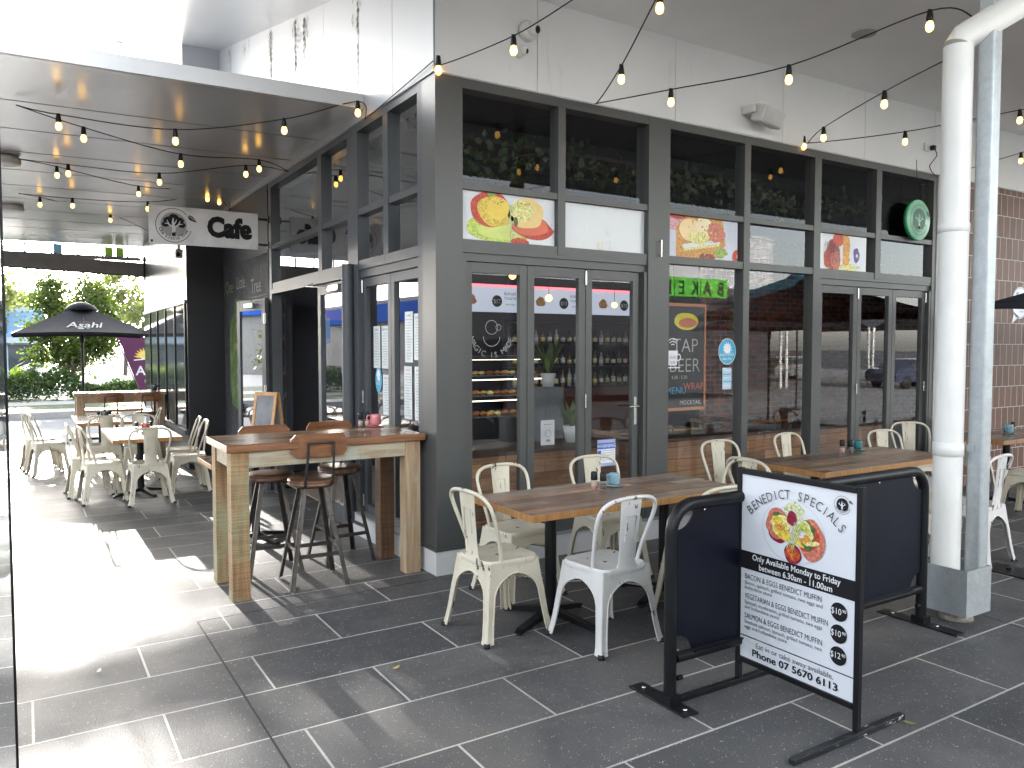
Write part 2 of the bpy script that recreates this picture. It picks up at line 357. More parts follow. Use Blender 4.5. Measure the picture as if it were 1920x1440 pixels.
# text as mesh (flat, in local xy plane), returned as list of (verts, faces)
_tx = {}
def textmesh(txt, size, off=0, shear=0, space=1.0):
    key = (txt, size, off, shear, space)
    if key in _tx: return _tx[key]
    cu = bpy.data.curves.new('t', 'FONT'); cu.body = txt; cu.size = size; cu.offset = off; cu.shear = shear
    cu.resolution_u = 3; cu.space_character = space; cu.align_x = 'CENTER'
    o = bpy.data.objects.new('t', cu); C.objects.link(o)
    dg = bpy.context.evaluated_depsgraph_get(); me = bpy.data.meshes.new_from_object(o.evaluated_get(dg))
    r = ([v.co.copy() for v in me.vertices], [tuple(q.vertices) for q in me.polygons])
    bpy.data.objects.remove(o); bpy.data.curves.remove(cu); bpy.data.meshes.remove(me)
    _tx[key] = r; return r
class Flat:
    """prints on a plane: origin O, u to the right, v up, n towards the viewer"""
    def __init__(s, O, u, v): s.O = Vector(O); s.u = Vector(u).normalized(); s.vv = Vector(v).normalized(); s.n = s.u.cross(s.vv); s.mb = MB(); s.k = 0; s.clip = None; s.z_ = (0, 0, 1)
    def P(s, x, y, l):
        cx, cy, k = s.z_; x, y = cx + (x - cx) * k, cy + (y - cy) * k
        if s.clip: x = min(max(x, s.clip[0]), s.clip[2]); y = min(max(y, s.clip[1]), s.clip[3])
        return s.O + s.u * x + s.vv * y + s.n * (.0015 + l * .0004)
    def poly(s, pts, m, l=0):
        s.mb.add([s.P(x, y, l) for x, y in pts], [tuple(range(len(pts)))], m); return s
    def rect(s, x0, y0, x1, y1, m, l=0): return s.poly([(x0, y0), (x1, y0), (x1, y1), (x0, y1)], m, l)
    def blob(s, x, y, rx, ry, m, l=0, jag=0, n=28, rot=0, seed=0):
        r = random.Random(seed + int(x * 977) + int(y * 619)); ph = [r.uniform(0, 6.28) for _ in range(5)]; pts = []
        for k in range(n):
            a = 2 * PI * k / n; q = 1 + jag * sum(math.sin((j + 2) * a + ph[j]) / (j + 1.5) for j in range(5))
            X, Y = rx * q * math.cos(a), ry * q * math.sin(a)
            pts.append((x + X * math.cos(rot) - Y * math.sin(rot), y + X * math.sin(rot) + Y * math.cos(rot)))
        return s.poly(pts, m, l)
    def ring(s, x, y, r0, r1, m, l=0, a0=0, a1=2 * PI, n=40):
        vs = []; 
        for k in range(n + 1):
            a = a0 + (a1 - a0) * k / n
            vs += [s.P(x + r0 * math.cos(a), y + r0 * math.sin(a), l), s.P(x + r1 * math.cos(a), y + r1 * math.sin(a), l)]
        s.mb.add(vs, [(2 * k, 2 * k + 1, 2 * k + 3, 2 * k + 2) for k in range(n)], m); return s
    def line(s, pts, w_, m, l=0):
        for i in range(len(pts) - 1):
            (x0, y0), (x1, y1) = pts[i][:2], pts[i + 1][:2]; d = math.hypot(x1 - x0, y1 - y0) or 1
            wa = w_ if not isinstance(w_, (list, tuple)) else w_[i]; wb = w_ if not isinstance(w_, (list, tuple)) else w_[i + 1]
            nx, ny = -(y1 - y0) / d / 2, (x1 - x0) / d / 2
            s.poly([(x0 + nx * wa, y0 + ny * wa), (x0 - nx * wa, y0 - ny * wa), (x1 - nx * wb, y1 - ny * wb), (x1 + nx * wb, y1 + ny * wb)], m, l + (i % 3) * .1)
        return s
    def text(s, txt, x, y, size, m, l=1, off=0, rot=0, width=None, sx=1, align='C', shear=0):
        vs, fs = textmesh(txt, 1.0, off, shear)
        if not vs: return s
        x0 = min(v.x for v in vs); x1 = max(v.x for v in vs); k = size
        ax = sx
        if width: ax = width / ((x1 - x0) * k)
        cx = {'C': (x0 + x1) / 2, 'L': x0, 'R': x1}[align]
        out = []
        for v in vs:
            X = (v.x - cx) * k * ax; Y = v.y * k
            out.append(s.P(x + X * math.cos(rot) - Y * math.sin(rot), y + X * math.sin(rot) + Y * math.cos(rot), l))
        s.mb.add(out, fs, m); return s
    def arctext(s, txt, cx, cy, r, a0, a1, size, m, l=1, off=0, inward=False, sx=1):
        n = len(txt)
        for i, ch in enumerate(txt):
            if ch == ' ': continue
            a = a0 + (a1 - a0) * (i / (n - 1))
            rot = a - PI / 2 if not inward else a + PI / 2
            s.text(ch, cx + r * math.cos(a), cy + r * math.sin(a), size, m, l, off, rot, sx=sx)
        return s
    def tree_logo(s, x, y, r, fg, bgc, mid, l=1, words=True):
        s.ring(x, y, r * .965, r, fg, l, math.radians(42), math.radians(345))
        s.blob(x, y + r * .04, r * .72, r * .72, mid, l)
        for (a, b_, c_) in ((0, .42, .3), (-.3, .28, .26), (.3, .28, .26), (-.45, .04, .2), (.45, .04, .2), (-.1, .2, .3), (.15, .2, .3)):
            s.blob(x + a * r, y + b_ * r, c_ * r, c_ * r * .8, fg, l + 1 + abs(a), .05)
        T = [((0, -.62), (0, -.1), (-.05, .12), (-.02, .42)), ((0, -.15), (-.2, .0), (-.36, .1), (-.5, .08)), ((0, -.15), (.2, .0), (.36, .1), (.5, .08)), ((-.25, .04), (-.34, .22), (-.36, .3)), ((.25, .04), (.34, .22), (.36, .3)), ((0, .05), (.12, .22), (.16, .36))]
        for i, q in enumerate(T):
            w0 = [.24, .1, .1, .07, .07, .09][i] * r
            s.line([(x + a * r, y + b_ * r) for a, b_ in q], [w0 * (1 - .75 * j / (len(q) - 1)) for j in range(len(q))], bgc, l + 4 + i * .3)
        s.poly([(x - .22 * r, y - .68 * r), (x + .22 * r, y - .68 * r), (x + .09 * r, y - .4 * r), (x - .09 * r, y - .4 * r)], bgc, l + 4)
        ca = math.radians(38)
        lx, ly = x + r * .98 * math.cos(ca), y + r * .98 * math.sin(ca)
        lf = [(0, 0), (.12, .06), (.3, -.03), (.52, -.32), (.3, -.3), (.08, -.2)]
        s.poly([(lx + a * r, ly + b_ * r) for a, b_ in lf], fg, l)
        s.line([(lx + .06 * r, ly), (lx + .22 * r, ly - .1 * r), (lx + .38 * r, ly - .24 * r)], .03 * r, bgc, l + 2)
        if words: s.arctext('One Little Tree', x, y, r * .84, math.radians(200), math.radians(338), r * .27, fg, l + 6, .012, True)
        return s
    def build(s, name, parent=None, **k): return s.mb.build(name, parent, **k)
INK = M('black_ink', (.012, .012, .014), .6, 0, .05, spec=.2); PAPER = M('sign_white', (.72, .73, .77), .35, 0, .02, 2)
WINK = M('white_ink', (.78, .78, .78), .5, 0, .02); GINK = M('grey_ink', (.30, .30, .31), .5, 0, .05); DGINK = M('dark_grey_ink', (.12, .12, .13), .5)
def food(name, col, var=.5, sc_=75): return M(name, col, .45, 0, var, sc_)
YOLK = food('print_yolk', (.78, .50, .07)); PALEY = food('print_hollandaise', (.82, .66, .25)); RED = food('print_tomato', (.52, .06, .03))
HAM = food('print_ham', (.58, .18, .12)); GRN = food('print_greens', (.30, .42, .08)); DGRN = food('print_dark_greens', (.08, .13, .04)); MAG = food('print_beetroot', (.24, .012, .04))
PLATE = food('print_plate', (.70, .72, .76), .04, 5); PLATE2 = food('print_plate_rim', (.62, .64, .69), .04, 5); CRUST = food('print_toast', (.62, .30, .08)); SPR = food('print_sprouts', (.6, .62, .4)); BACON = food('print_bacon', (.28, .08, .04)); ORG = food('print_orange', (.80, .32, .05)); PURP = food('print_violet', (.10, .05, .30)); LIME = food('print_avocado', (.50, .60, .10)); PINK = food('print_pink', (.75, .35, .4))
exec_after = []
# ================================================================== SETTING
# paved floor: level to the shop corner, then falling gently to the street
mb = MB()
nx = [-30, -8, 0, 14, 40]; ys = [(-5.6, 0), (0, 0), (11.2, gz(11.2))]
for i in range(len(ys) - 1):
    (y0, z0), (y1, z1) = ys[i], ys[i + 1]
    mb.poly([(-30, y0, z0), (40, y0, z0), (40, y1, z1), (-30, y1, z1)], PAVE)
mb.build('floor', kind='structure')
def ground_mat(name, col, sc_=20, v=.25, rough=.9):
    return M(name, col, rough, 0, v, sc_, .3)
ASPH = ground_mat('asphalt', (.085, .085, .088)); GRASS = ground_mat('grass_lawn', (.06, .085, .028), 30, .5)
CONC = ground_mat('pale_concrete', (.36, .35, .33), 6, .12)
MB().poly([(-400, -400, -.33), (400, -400, -.33), (400, 600, -.33), (-400, 600, -.33)], ASPH).build('ground', kind='structure')
MB().poly([(-60, -60, -.32), (60, -60, -.32), (60, -5.9, -.32), (-60, -5.9, -.32)], M('pale_bounce_forecourt', (.30, .295, .285), .8, 0, .1, 3)).build('bounce_forecourt', kind='structure')  # unseen pale ground, added to bounce light up to soffit and facade
MB().box((-30, 11.2, -.5), (40, 11.5, gz(11.2) + .002), CONC).build('pavement_edge', kind='structure')
MB().box((-60, 20.3, -.5), (60, 21.6, -.155), CONC).build('kerb', kind='structure')
MB().box((-60, 21.6, -.5), (60, 23.5, -.15), GRASS).build('grass_strip', kind='structure')
MB().box((-60, 23.5, -.5), (60, 25.4, -.145), CONC).build('path', kind='structure')
MB().box((-60, 25.4, -.5), (60, 28.6, -.14), GRASS).build('grass_verge', kind='structure')
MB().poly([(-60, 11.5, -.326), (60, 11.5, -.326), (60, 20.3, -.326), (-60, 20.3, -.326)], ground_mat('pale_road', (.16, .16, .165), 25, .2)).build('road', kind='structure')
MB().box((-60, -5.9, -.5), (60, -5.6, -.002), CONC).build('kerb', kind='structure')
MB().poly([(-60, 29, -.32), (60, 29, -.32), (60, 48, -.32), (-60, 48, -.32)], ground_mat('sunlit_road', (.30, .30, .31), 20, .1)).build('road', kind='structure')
# black movement joint in the paving
mb = MB(); mb.box((-1.664, -4.5, -.004), (-1.654, -.09, .0012), RUBBER); mb.prism([(-1.654, -.096, -.002), (-.01, -.056, -.002), (-.01, -.051, -.002), (-1.654, -.091, -.002)], (0, 0, .003), RUBBER)
mb.build('paving_joint', label='black movement joint running through the dark paving towards the corner of the cafe', cat='paving joint')
for lab, (px, py), a in (('curled yellow leaf lying on the paving in front of the bar table', (743, 1254), .4), ('small pale scrap of leaf lying on the paving at left', (186, 1260), 1.3), ('green brown leaf lying beside the right foot of the menu sign', (1705, 1358), 2)):
    q = at(px, py, Z=0); mb = MB(); r = .028
    pts = [(math.cos(a) * u - math.sin(a) * v_, math.sin(a) * u + math.cos(a) * v_, .004 + .006 * abs(u / r)) for u, v_ in ((-r, 0), (-r * .3, r * .4), (r * .5, r * .3), (r, 0), (r * .4, -r * .35), (-r * .4, -r * .35))]
    mb.prism(pts, (0, 0, .0015), M('dry_leaf%d' % int(a * 10), (.45, .33, .12) if a < 1 else ((.6, .6, .52) if a < 2 else (.2, .22, .07)), .7))
    mb.build('fallen_leaf', label=lab, cat='leaf', loc=(q.x, q.y, 0))
# ------------------------------------------------------------------ the cafe building
bld = thing('cafe_building', 'charcoal framed corner cafe with tall windows and white upper walls', 'building')
def fb(mb, side, u0, u1, z0, z1, d0, d1, m, bev=0):
    if side == 'R': mb.box((u0, d0, z0), (u1, d1, z1), m, bev=bev)
    else: mb.box((d0, u0, z0), (d1, u1, z1), m, bev=bev)
TOP = 3.6
# frames
R_ = MB()
for u0, u1 in ((0, .22), (2.0, 2.24)): fb(R_, 'R', u0, u1, .19, TOP, 0 if u0 else 0, .22 if u0 == 0 else .16, GREY)
fb(R_, 'R', .22, 6.32, 3.53, TOP, .004, .12, GREY)
for u0, u1, z0 in ((1.07, 1.14, 2.385), (3.17, 3.25, .25), (4.17, 4.27, .19), (5.18, 5.27, 2.385), (6.24, 6.32, .19)):
    fb(R_, 'R', u0, u1, z0, 3.53, .006, .12, GREY)
segs = [(.22, 1.07), (1.14, 2.0), (2.24, 3.17), (3.25, 4.17), (4.27, 5.18), (5.27, 6.24)]
for u0, u1 in segs:
    fb(R_, 'R', u0, u1, 2.815, 2.865, .012, .11, GREY); fb(R_, 'R', u0, u1, 2.385, 2.45, .012, .11, GREY)
for u0, u1 in ((.22, 2.0), (4.27, 6.24)):
    fb(R_, 'R', u0, u1, 2.355, 2.385, .014, .12, GREY); fb(R_, 'R', u0, u1, 2.295, 2.355, .032, .12, GREY)
    fb(R_, 'R', u0, u0 + .035, .19, 2.295, .01, .11, GREY); fb(R_, 'R', u1 - .035, u1, .19, 2.295, .01, .11, GREY)
for u0, u1 in ((2.24, 3.17), (3.25, 4.17)): fb(R_, 'R', u0, u1, .19, .26, .012, .11, GREY)
for u0, u1 in ((.22, 2.0), (4.27, 6.24)): fb(R_, 'R', u0, u1, .19, .215, .0, .13, GREYL)
R_.build('facade_frame', bld)
L_ = MB()
fb(L_, 'L', .22, .30, .19, TOP, 0, .14, GREYL)
fb(L_, 'L', .30, 4.5, 3.54, TOP, .004, .12, GREYL)
for u0, u1, z0, z1 in ((.87, .97, 2.42, 3.54), (1.55, 1.80, .1, 3.54), (2.53, 2.64, 2.42, 3.54), (4.38, 4.5, -.06, 3.54)):
    fb(L_, 'L', u0, u1, z0, z1, .006, .12, GREYL)
for u0, u1 in ((.3, .87), (.97, 1.55), (1.80, 2.53), (2.64, 4.38)):
    fb(L_, 'L', u0, u1, 2.815, 2.87, .012, .11, GREYL); fb(L_, 'L', u0, u1, 2.34, 2.42, .012, .11, GREYL)
fb(L_, 'L', .97 - .1, .97, 2.34, 2.42, .013, .112, GREYL)
fb(L_, 'L', .3, 1.55, 2.27, 2.34, .03, .12, GREYL)
fb(L_, 'L', 1.8, 4.38, 2.29, 2.34, .0, .13, GREYL); fb(L_, 'L', 2.53, 2.64, 2.34, 2.42, .013, .112, GREYL)
L_.tube([(-.035, 1.70, .1), (-.035, 1.70, 2.40)], .055, GREYL, 20)
L_.build('side_facade_frame', bld)
# corner cladding is one piece of the frame; plinth
pl = MB(); pl.box((-.012, -.012, 0), (.235, 0.22, .18), PLINTH); pl.box((.235, -.008, 0), (6.34, .1, .172), PLINTH)
pl.box((-.008, .22, -.1), (.12, 1.8, .172), PLINTH)
pl.build('plinth', bld)
fl_ = MB(); fl_.box((-.02, -.02, .176), (.24, .23, .196), GREY); fl_.box((.24, -.03, .172), (6.33, .1, .192), M('silver_sill', (.32, .33, .33), .35, .3)); fl_.box((-.03, .23, .172), (.1, 1.56, .19), M('silver_sill', (.3, .3, .3)))
fl_.build('door_sill', bld)
# upper walls
up = MB()
xs = [0, .86, 2.28, 3.66, 4.93, 6.2, 7.5, 9, 14]
for i in range(len(xs) - 1):
    up.box((xs[i] + .003, -.012 + (.0 if i else 0), TOP + .004), (xs[i + 1] - .003, .22, 4.3), UPWALL)
up.box((0.01, .0, TOP), (14, .3, 4.7), UPWALL)
up.build('upper_wall', bld)
up = MB(); ys_ = [.0, .72, 1.45, 2.35, 3.25, 4.2, 5.2, 6.2, 7.05]
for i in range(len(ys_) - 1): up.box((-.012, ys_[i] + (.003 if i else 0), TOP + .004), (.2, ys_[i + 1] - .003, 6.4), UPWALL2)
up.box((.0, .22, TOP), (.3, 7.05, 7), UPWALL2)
up.build('upper_side_wall', bld)
# streaks of mould running down the side wall from the roof
ms = MB(); rs = random.Random(3)
for cy, zt, n, ln in ((1.45, 4.68, 10, .9), (2.95, 5.0, 40, .5), (3.25, 5.08, 26, 1.3), (4.2, 5.3, 24, 1.25), (5.4, 5.55, 10, .4), (1.72, 3.98, 12, .3), (6.3, 5.75, 12, .4)):
    for k in range(n):
        y0 = cy + rs.gauss(0, .09 if k % 3 else .02); L = ln * rs.uniform(.15, 1) * (1 if abs(y0 - cy) < .04 else .35); ww = rs.uniform(.004, .012)
        z = zt - abs(y0 - cy) * rs.uniform(0, 1.2); pts = []
        nseg = max(2, int(L / .06))
        for j in range(nseg):
            if rs.random() < .45: continue
            za = z - j * .06; dx = rs.uniform(-.008, .008)
            ms.poly([(-.0165, y0 + dx - ww, za), (-.0165, y0 + dx + ww, za - .01), (-.0165, y0 + dx + ww * .6, za - rs.uniform(.03, .06)), (-.0165, y0 + dx - ww * .7, za - .035)], STAIN)
ms.build('mould_streaks', bld)
# soffits
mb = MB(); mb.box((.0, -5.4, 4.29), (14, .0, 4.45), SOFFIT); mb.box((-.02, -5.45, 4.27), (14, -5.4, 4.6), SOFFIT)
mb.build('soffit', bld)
# steel fascia and the sloping soffit over the lane (rises to the street)
def sz(y): return 4.40 + .22 * y
mb = MB()
p0 = None
ed = []
for px, py in ((128, 96), (186, 0)):
    d = ray(px, py); tt = (4.40 + .22 * CAM.y - CAM.z) / (d.z - .22 * d.y); ed.append(CAM + tt * d)
dv = (ed[1] - ed[0]); A = ed[0] + dv * 6; Bq = ed[0] - dv * 3
def sp_(x, y): return (x, y, sz(y))
q = [sp_(Bq.x, Bq.y), sp_(A.x, A.y), sp_(0, -1.5), sp_(0, 13)]
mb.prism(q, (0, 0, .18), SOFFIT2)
e2 = Vector((0, 13, 0))
for k in range(26):
    f = .02 + k * .012
    a = Vector(q[0]) * (1 - f * .6) + Vector(q[3]) * f * .6; b_ = Vector(q[1]) * (1 - f * .6) + Vector(q[2]) * f * .6
    mb.tube([a - Vector((0, 0, .004)), b_ - Vector((0, 0, .004))], .006, SOFFIT2, 4)
mb.build('raked_soffit', bld)
# wing further along: lit panel wall and dark return, white block above
wg = MB(); wx = -.5
for i in range(6):
    y0 = 7.0 + i * .78; wg.box((wx - .006, y0 + .004, 2.34), (wx + .1, y0 + .776, 6.6), M('pale_cladding_panel', (.13, .134, .14), .34, .15, .06, 3))
wg.box((wx + .002, 7.004, -.3), (2.5, 11.66, 6.6), DARKP)
wg.box((wx - .01, 6.98, -.3), (.02, 7.002, 3.62), DARKP)
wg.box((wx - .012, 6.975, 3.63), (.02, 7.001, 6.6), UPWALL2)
wg.build('wing_wall', bld)
for i in range(5):
    y0 = 7.1 + i * .92
    f = MB(); fb(f, 'L', y0, y0 + .05, .46, 2.30, wx - .03, wx - .008, BLACK)
    fo = f.build('window_mullion', bld)
    f = MB(); fb(f, 'L', y0 + .05, y0 + .88, .47, 2.29, wx - .014, wx - .01, M('grey_glazing', (.10, .115, .12), .07, .2, .3, 2, spec=1)); f.build('window_pane', bld)
f = MB(); fb(f, 'L', 7.0, 11.66, 2.29, 2.34, wx - .04, wx - .008, GREYL); fb(f, 'L', 7.0, 11.66, .40, .46, wx - .07, wx - .008, GREYL); fb(f, 'L', 7.0, 11.66, -.25, .40, wx - .02, wx - .008, DARKP); f.build('window_band_frame', bld)
# mural wall
def mural():
    m, t, p = nodes('chalk_mural_board'); v = pos(t, kind='World')
    g = t.nodes.new('ShaderNodeNewGeometry'); s_ = t.nodes.new('ShaderNodeSeparateXYZ'); t.links.new(g.outputs['Position'], s_.inputs[0])
    base = ramp(t, noise(t, 3, 4, .6, v), [(.3, (.025, .027, .03)), (.7, (.06, .06, .062))])
    ch = ramp(t, noise(t, 7, 6, .8, pos(t, (1, 1, .5), 'World'), 2.5), [(.54, (0, 0, 0)), (.6, (.5,) * 3), (.63, (0, 0, 0))])
    c = mixc(t, ch, base, (.28, .28, .26)); t.links.new(c, p.inputs['Base Color']); p.inputs['Roughness'].default_value = .7; return m
MURB = mural()
def chalk(name, col, lo=.42, hi=.6):
    m, t, p = nodes(name); out = t.nodes['Material Output']
    c = ramp(t, noise(t, 14, 6, .75, pos(t, (1, 1, .6), 'World'), 1.5), [(.35, tuple(x * .25 for x in col)), (.7, col)])
    t.links.new(c, p.inputs['Base Color']); p.inputs['Roughness'].default_value = .7; return m
CG, CB, CP, CL = chalk('chalk_green', (.17, .30, .08)), chalk('chalk_brown', (.22, .19, .15)), chalk('chalk_pink', (.45, .14, .12)), chalk('chalk_lime', (.34, .40, .14))
mw = MB(); mw.box((.0, 4.5, -.2), (.2, 7.0, TOP - .8), MURB); mw.build('mural_wall', bld)
mw = MB(); mw.box((-.004, 4.5, TOP - .8), (.2, 7.0, TOP), M('dark_header', (.028, .03, .034), .55)); mw.build('header_panel', bld)
fm_ = Flat((-.003, 7.0, 0), (0, -1, 0), (0, 0, 1))
for (x, y, rx, ry, s_) in ((.75, 1.75, .3, .42, 1), (.55, 1.5, .2, .5, 2), (1.0, 1.6, .3, .55, 3), (1.3, 1.85, .3, .4, 4), (.7, 1.1, .22, .35, 5), (1.05, 2.1, .35, .25, 6), (1.5, 1.5, .25, .35, 8)):
    fm_.blob(x, y, rx, ry, CG, s_, .16, 60, seed=s_)
for k in range(46):
    fm_.blob(.45 + random.random() * 1.2, .9 + random.random() * 1.3, .05, .07, CL, 10 + k * .1, .3, seed=k)
fm_.line([(1.05, 0), (1.03, .5), (1.12, .95), (1.02, 1.4)], [.34, .2, .15, .06], CB, 20); fm_.line([(1.1, .9), (1.35, 1.3), (1.4, 1.5)], [.1, .06, .03], CB, 21)
fm_.poly([(.55, .12), (.72, .12), (.64, .4)], M('chalk_blue', (.12, .22, .28)), 22); fm_.poly([(.8, .2), (.95, .2), (.97, .55), (.86, .5)], CP, 22)
CW = M('chalk_white', (.42, .43, .38), .8)
fm_.text('One', .45, 2.42, .26, M('chalk_lettering', (.23, .30, .16)), 24); fm_.text('Little', 1.15, 2.45, .24, CW, 24); fm_.text('Tree', 1.95, 2.35, .26, CW, 24)
fm_.build('mural_drawing', bld)
# glass panes ------------------------------------------------------
def pane(side, u0, u1, z0, z1, d=.06, parent=bld, name='window_pane', m=GLASS):
    mb = MB(); fb(mb, side, u0, u1, z0, z1, d, d + .006, m)
    # a pane is kept as a single sheet so rays cross it once
    mb = MB()
    if side == 'R': mb.poly([(u0, d, z0), (u1, d, z0), (u1, d, z1), (u0, d, z1)], m)
    else: mb.poly([(d, u0, z0), (d, u1, z0), (d, u1, z1), (d, u0, z1)], m)
    return mb.build(name, parent)
for u0, u1 in segs: pane('R', u0, u1, 2.865, 3.53, m=GLASSU); pane('R', u0, u1, 2.45, 2.815)
for u0, u1 in ((2.24, 3.17), (3.25, 4.17)): pane('R', u0, u1, .26, 2.385)
for u0, u1 in ((.3, .87), (.97, 1.55), (1.80, 2.53), (2.64, 4.38)): pane('L', u0, u1, 2.87, 3.54); pane('L', u0, u1, 2.42, 2.815)
def leaf(side, u0, u1, z0, z1, d0, name='bifold_door', gi=.065, top=.075, bot=.07, hinge=None, handle=None, mt=GREY):
    mb = MB(); D = d0 + .045
    fb(mb, side, u0, u0 + gi, z0, z1, d0, D, mt, .003); fb(mb, side, u1 - gi, u1, z0, z1, d0, D, mt, .003)
    fb(mb, side, u0 + gi, u1 - gi, z1 - top, z1, d0 + .001, D - .001, mt); fb(mb, side, u0 + gi, u1 - gi, z0, z0 + bot, d0 + .001, D - .001, mt)
    o = mb.build(name, bld)
    pane(side, u0 + gi, u1 - gi, z0 + bot, z1 - top, d0 + .025, o, 'door_glass')
    if hinge is not None:
        for zz in (z1 - .07, 1.22, .3):
            h = MB()
            c_ = (hinge, d0 - .008) if side == 'R' else (d0 - .008, hinge)
            h.tube([(c_[0], c_[1], zz - .055), (c_[0], c_[1], zz + .055)], .008, CHROME, 8); h.build('hinge', o)
    if handle is not None:
        h = MB(); y_ = d0 - .006
        h.box((handle - .016, y_, 1.0), (handle + .016, y_ + .006, 1.24), CHROME, bev=.002)
        h.tube([(handle, y_ - .0, 1.16), (handle, y_ - .045, 1.16), (handle - .10, y_ - .05, 1.16)], .009, CHROME, 8); h.build('door_handle', o)
    return o
bz0, bz1 = .215, 2.29
leaf('R', .258, .807, bz0, bz1, .05, hinge=.262); leaf('R', .812, 1.372, bz0, bz1, .05); leaf('R', 1.377, 1.94, bz0, bz1, .05, hinge=1.374, handle=1.905)
leaf('R', 4.31, 4.95, bz0, bz1, .05); leaf('R', 4.955, 5.57, bz0, bz1, .05, hinge=4.952); leaf('R', 5.575, 6.2, bz0, bz1, .05, hinge=6.196)
leaf('L', .305, .925, .195, 2.265, .05, mt=GREYL); leaf('L', .93, 1.55, .195, 2.265, .05, hinge=1.545, mt=GREYL)
# entry: closed leaf, opening, open leaf folded back against the mural
e1 = leaf('L', 1.83, 2.72, -.02, 2.28, .02, 'entry_door', .09, .10, .18, mt=GREYL)
mb = MB(); mb.box((-.03, 2.0, 2.19), (.02, 2.28, 2.25), CHROME, bev=.006); mb.tube([(-.02, 2.1, 2.22), (-.16, 2.5, 2.25), (-.02, 2.75, 2.3)], .008, CHROME, 6); mb.build('door_closer', e1)
od = thing('open_entry_door', 'open glazed entry door folded back against the chalk mural wall', 'door', (-.02, 4.44, -.06), math.radians(8.5))
mb = MB()
W_ = .88
for a, b_ in (((-.045, 0, 0), (0, .11, 2.30)), ((-.045, W_ - .09, 0), (0, W_, 2.30)), ((-.044, .11, 2.17), (-.001, W_ - .09, 2.30)), ((-.044, .11, 0), (-.001, W_ - .09, .2))): mb.box(a, b_, GREYL)
mb.build('door_frame', od)
mb = MB(); mb.poly([(-.03, .11, .2), (-.03, W_ - .09, .2), (-.03, W_ - .09, 2.17), (-.03, .11, 2.17)], glass('door_glass_back', (.4, .45, .46), 3.0)); mb.build('door_glass', od)
mb = MB(); mb.box((-.085, .3, 2.2), (-.045, .55, 2.26), CHROME, bev=.006); mb.tube([(-.06, .35, 2.28), (-.2, .1, 2.3), (-.05, -.1, 2.34)], .007, CHROME, 6); mb.build('door_closer', od)
for zz in (.35, 1.15, 2.0):
    mb = MB(); mb.box((-.055, -.03, zz), (-.045, .04, zz + .12), CHROME); mb.tube([(-.058, 0, zz), (-.058, 0, zz + .12)], .009, CHROME, 8); mb.build('hinge', od)
# tiled wall to the right of the windows
tw = MB(); tw.box((6.32, 0, 0), (14, .2, TOP), TILE); tw.box((6.315, -.004, 0), (6.335, .1, TOP), M('white_tile_trim', (.6, .6, .58)))
tw.build('tiled_wall', bld)
# ---------------- interior shell
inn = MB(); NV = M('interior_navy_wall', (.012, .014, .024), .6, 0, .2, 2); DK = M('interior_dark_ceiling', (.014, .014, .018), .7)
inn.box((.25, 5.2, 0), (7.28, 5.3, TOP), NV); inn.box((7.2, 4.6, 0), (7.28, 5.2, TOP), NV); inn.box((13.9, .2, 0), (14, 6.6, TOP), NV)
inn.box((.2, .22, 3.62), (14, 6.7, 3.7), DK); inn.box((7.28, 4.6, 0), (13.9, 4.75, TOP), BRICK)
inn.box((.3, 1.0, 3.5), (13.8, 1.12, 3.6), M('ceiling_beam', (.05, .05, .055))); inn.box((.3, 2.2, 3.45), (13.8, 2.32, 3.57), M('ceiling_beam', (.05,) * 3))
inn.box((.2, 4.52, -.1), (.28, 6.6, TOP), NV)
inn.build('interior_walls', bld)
MB().box((.15, .13, .0), (13.9, 6.6, .012), M('interior_floor', (.36, .29, .22), .5)).build('interior_floor', bld)
# ================================================================== CHAIRS
def rrect(w_, d_, r, n=5, taper=1.0):
    pts = []
    for cx, cy, a0 in ((w_ / 2 - r, d_ / 2 - r, 0), (-w_ / 2 + r, d_ / 2 - r, 90), (-w_ / 2 + r, -d_ / 2 + r, 180), (w_ / 2 - r, -d_ / 2 + r, 270)):
        for k in range(n + 1):
            a = math.radians(a0 + 90 * k / n); x, y = cx + r * math.cos(a), cy + r * math.sin(a)
            pts.append((x * (1 if y > 0 else taper), y))
    return pts
def spline(pts, n=6):
    P = [Vector(p_) for p_ in pts]; out = []
    for i in range(len(P) - 1):
        a, b_, c_, d_ = P[max(i - 1, 0)], P[i], P[i + 1], P[min(i + 2, len(P) - 1)]
        for k in range(n):
            u = k / n; out.append(.5 * ((2 * b_) + (c_ - a) * u + (2 * a - 5 * b_ + 4 * c_ - d_) * u * u + (3 * b_ - a - 3 * c_ + d_) * u ** 3))
    out.append(P[-1]); return out
SH = .455
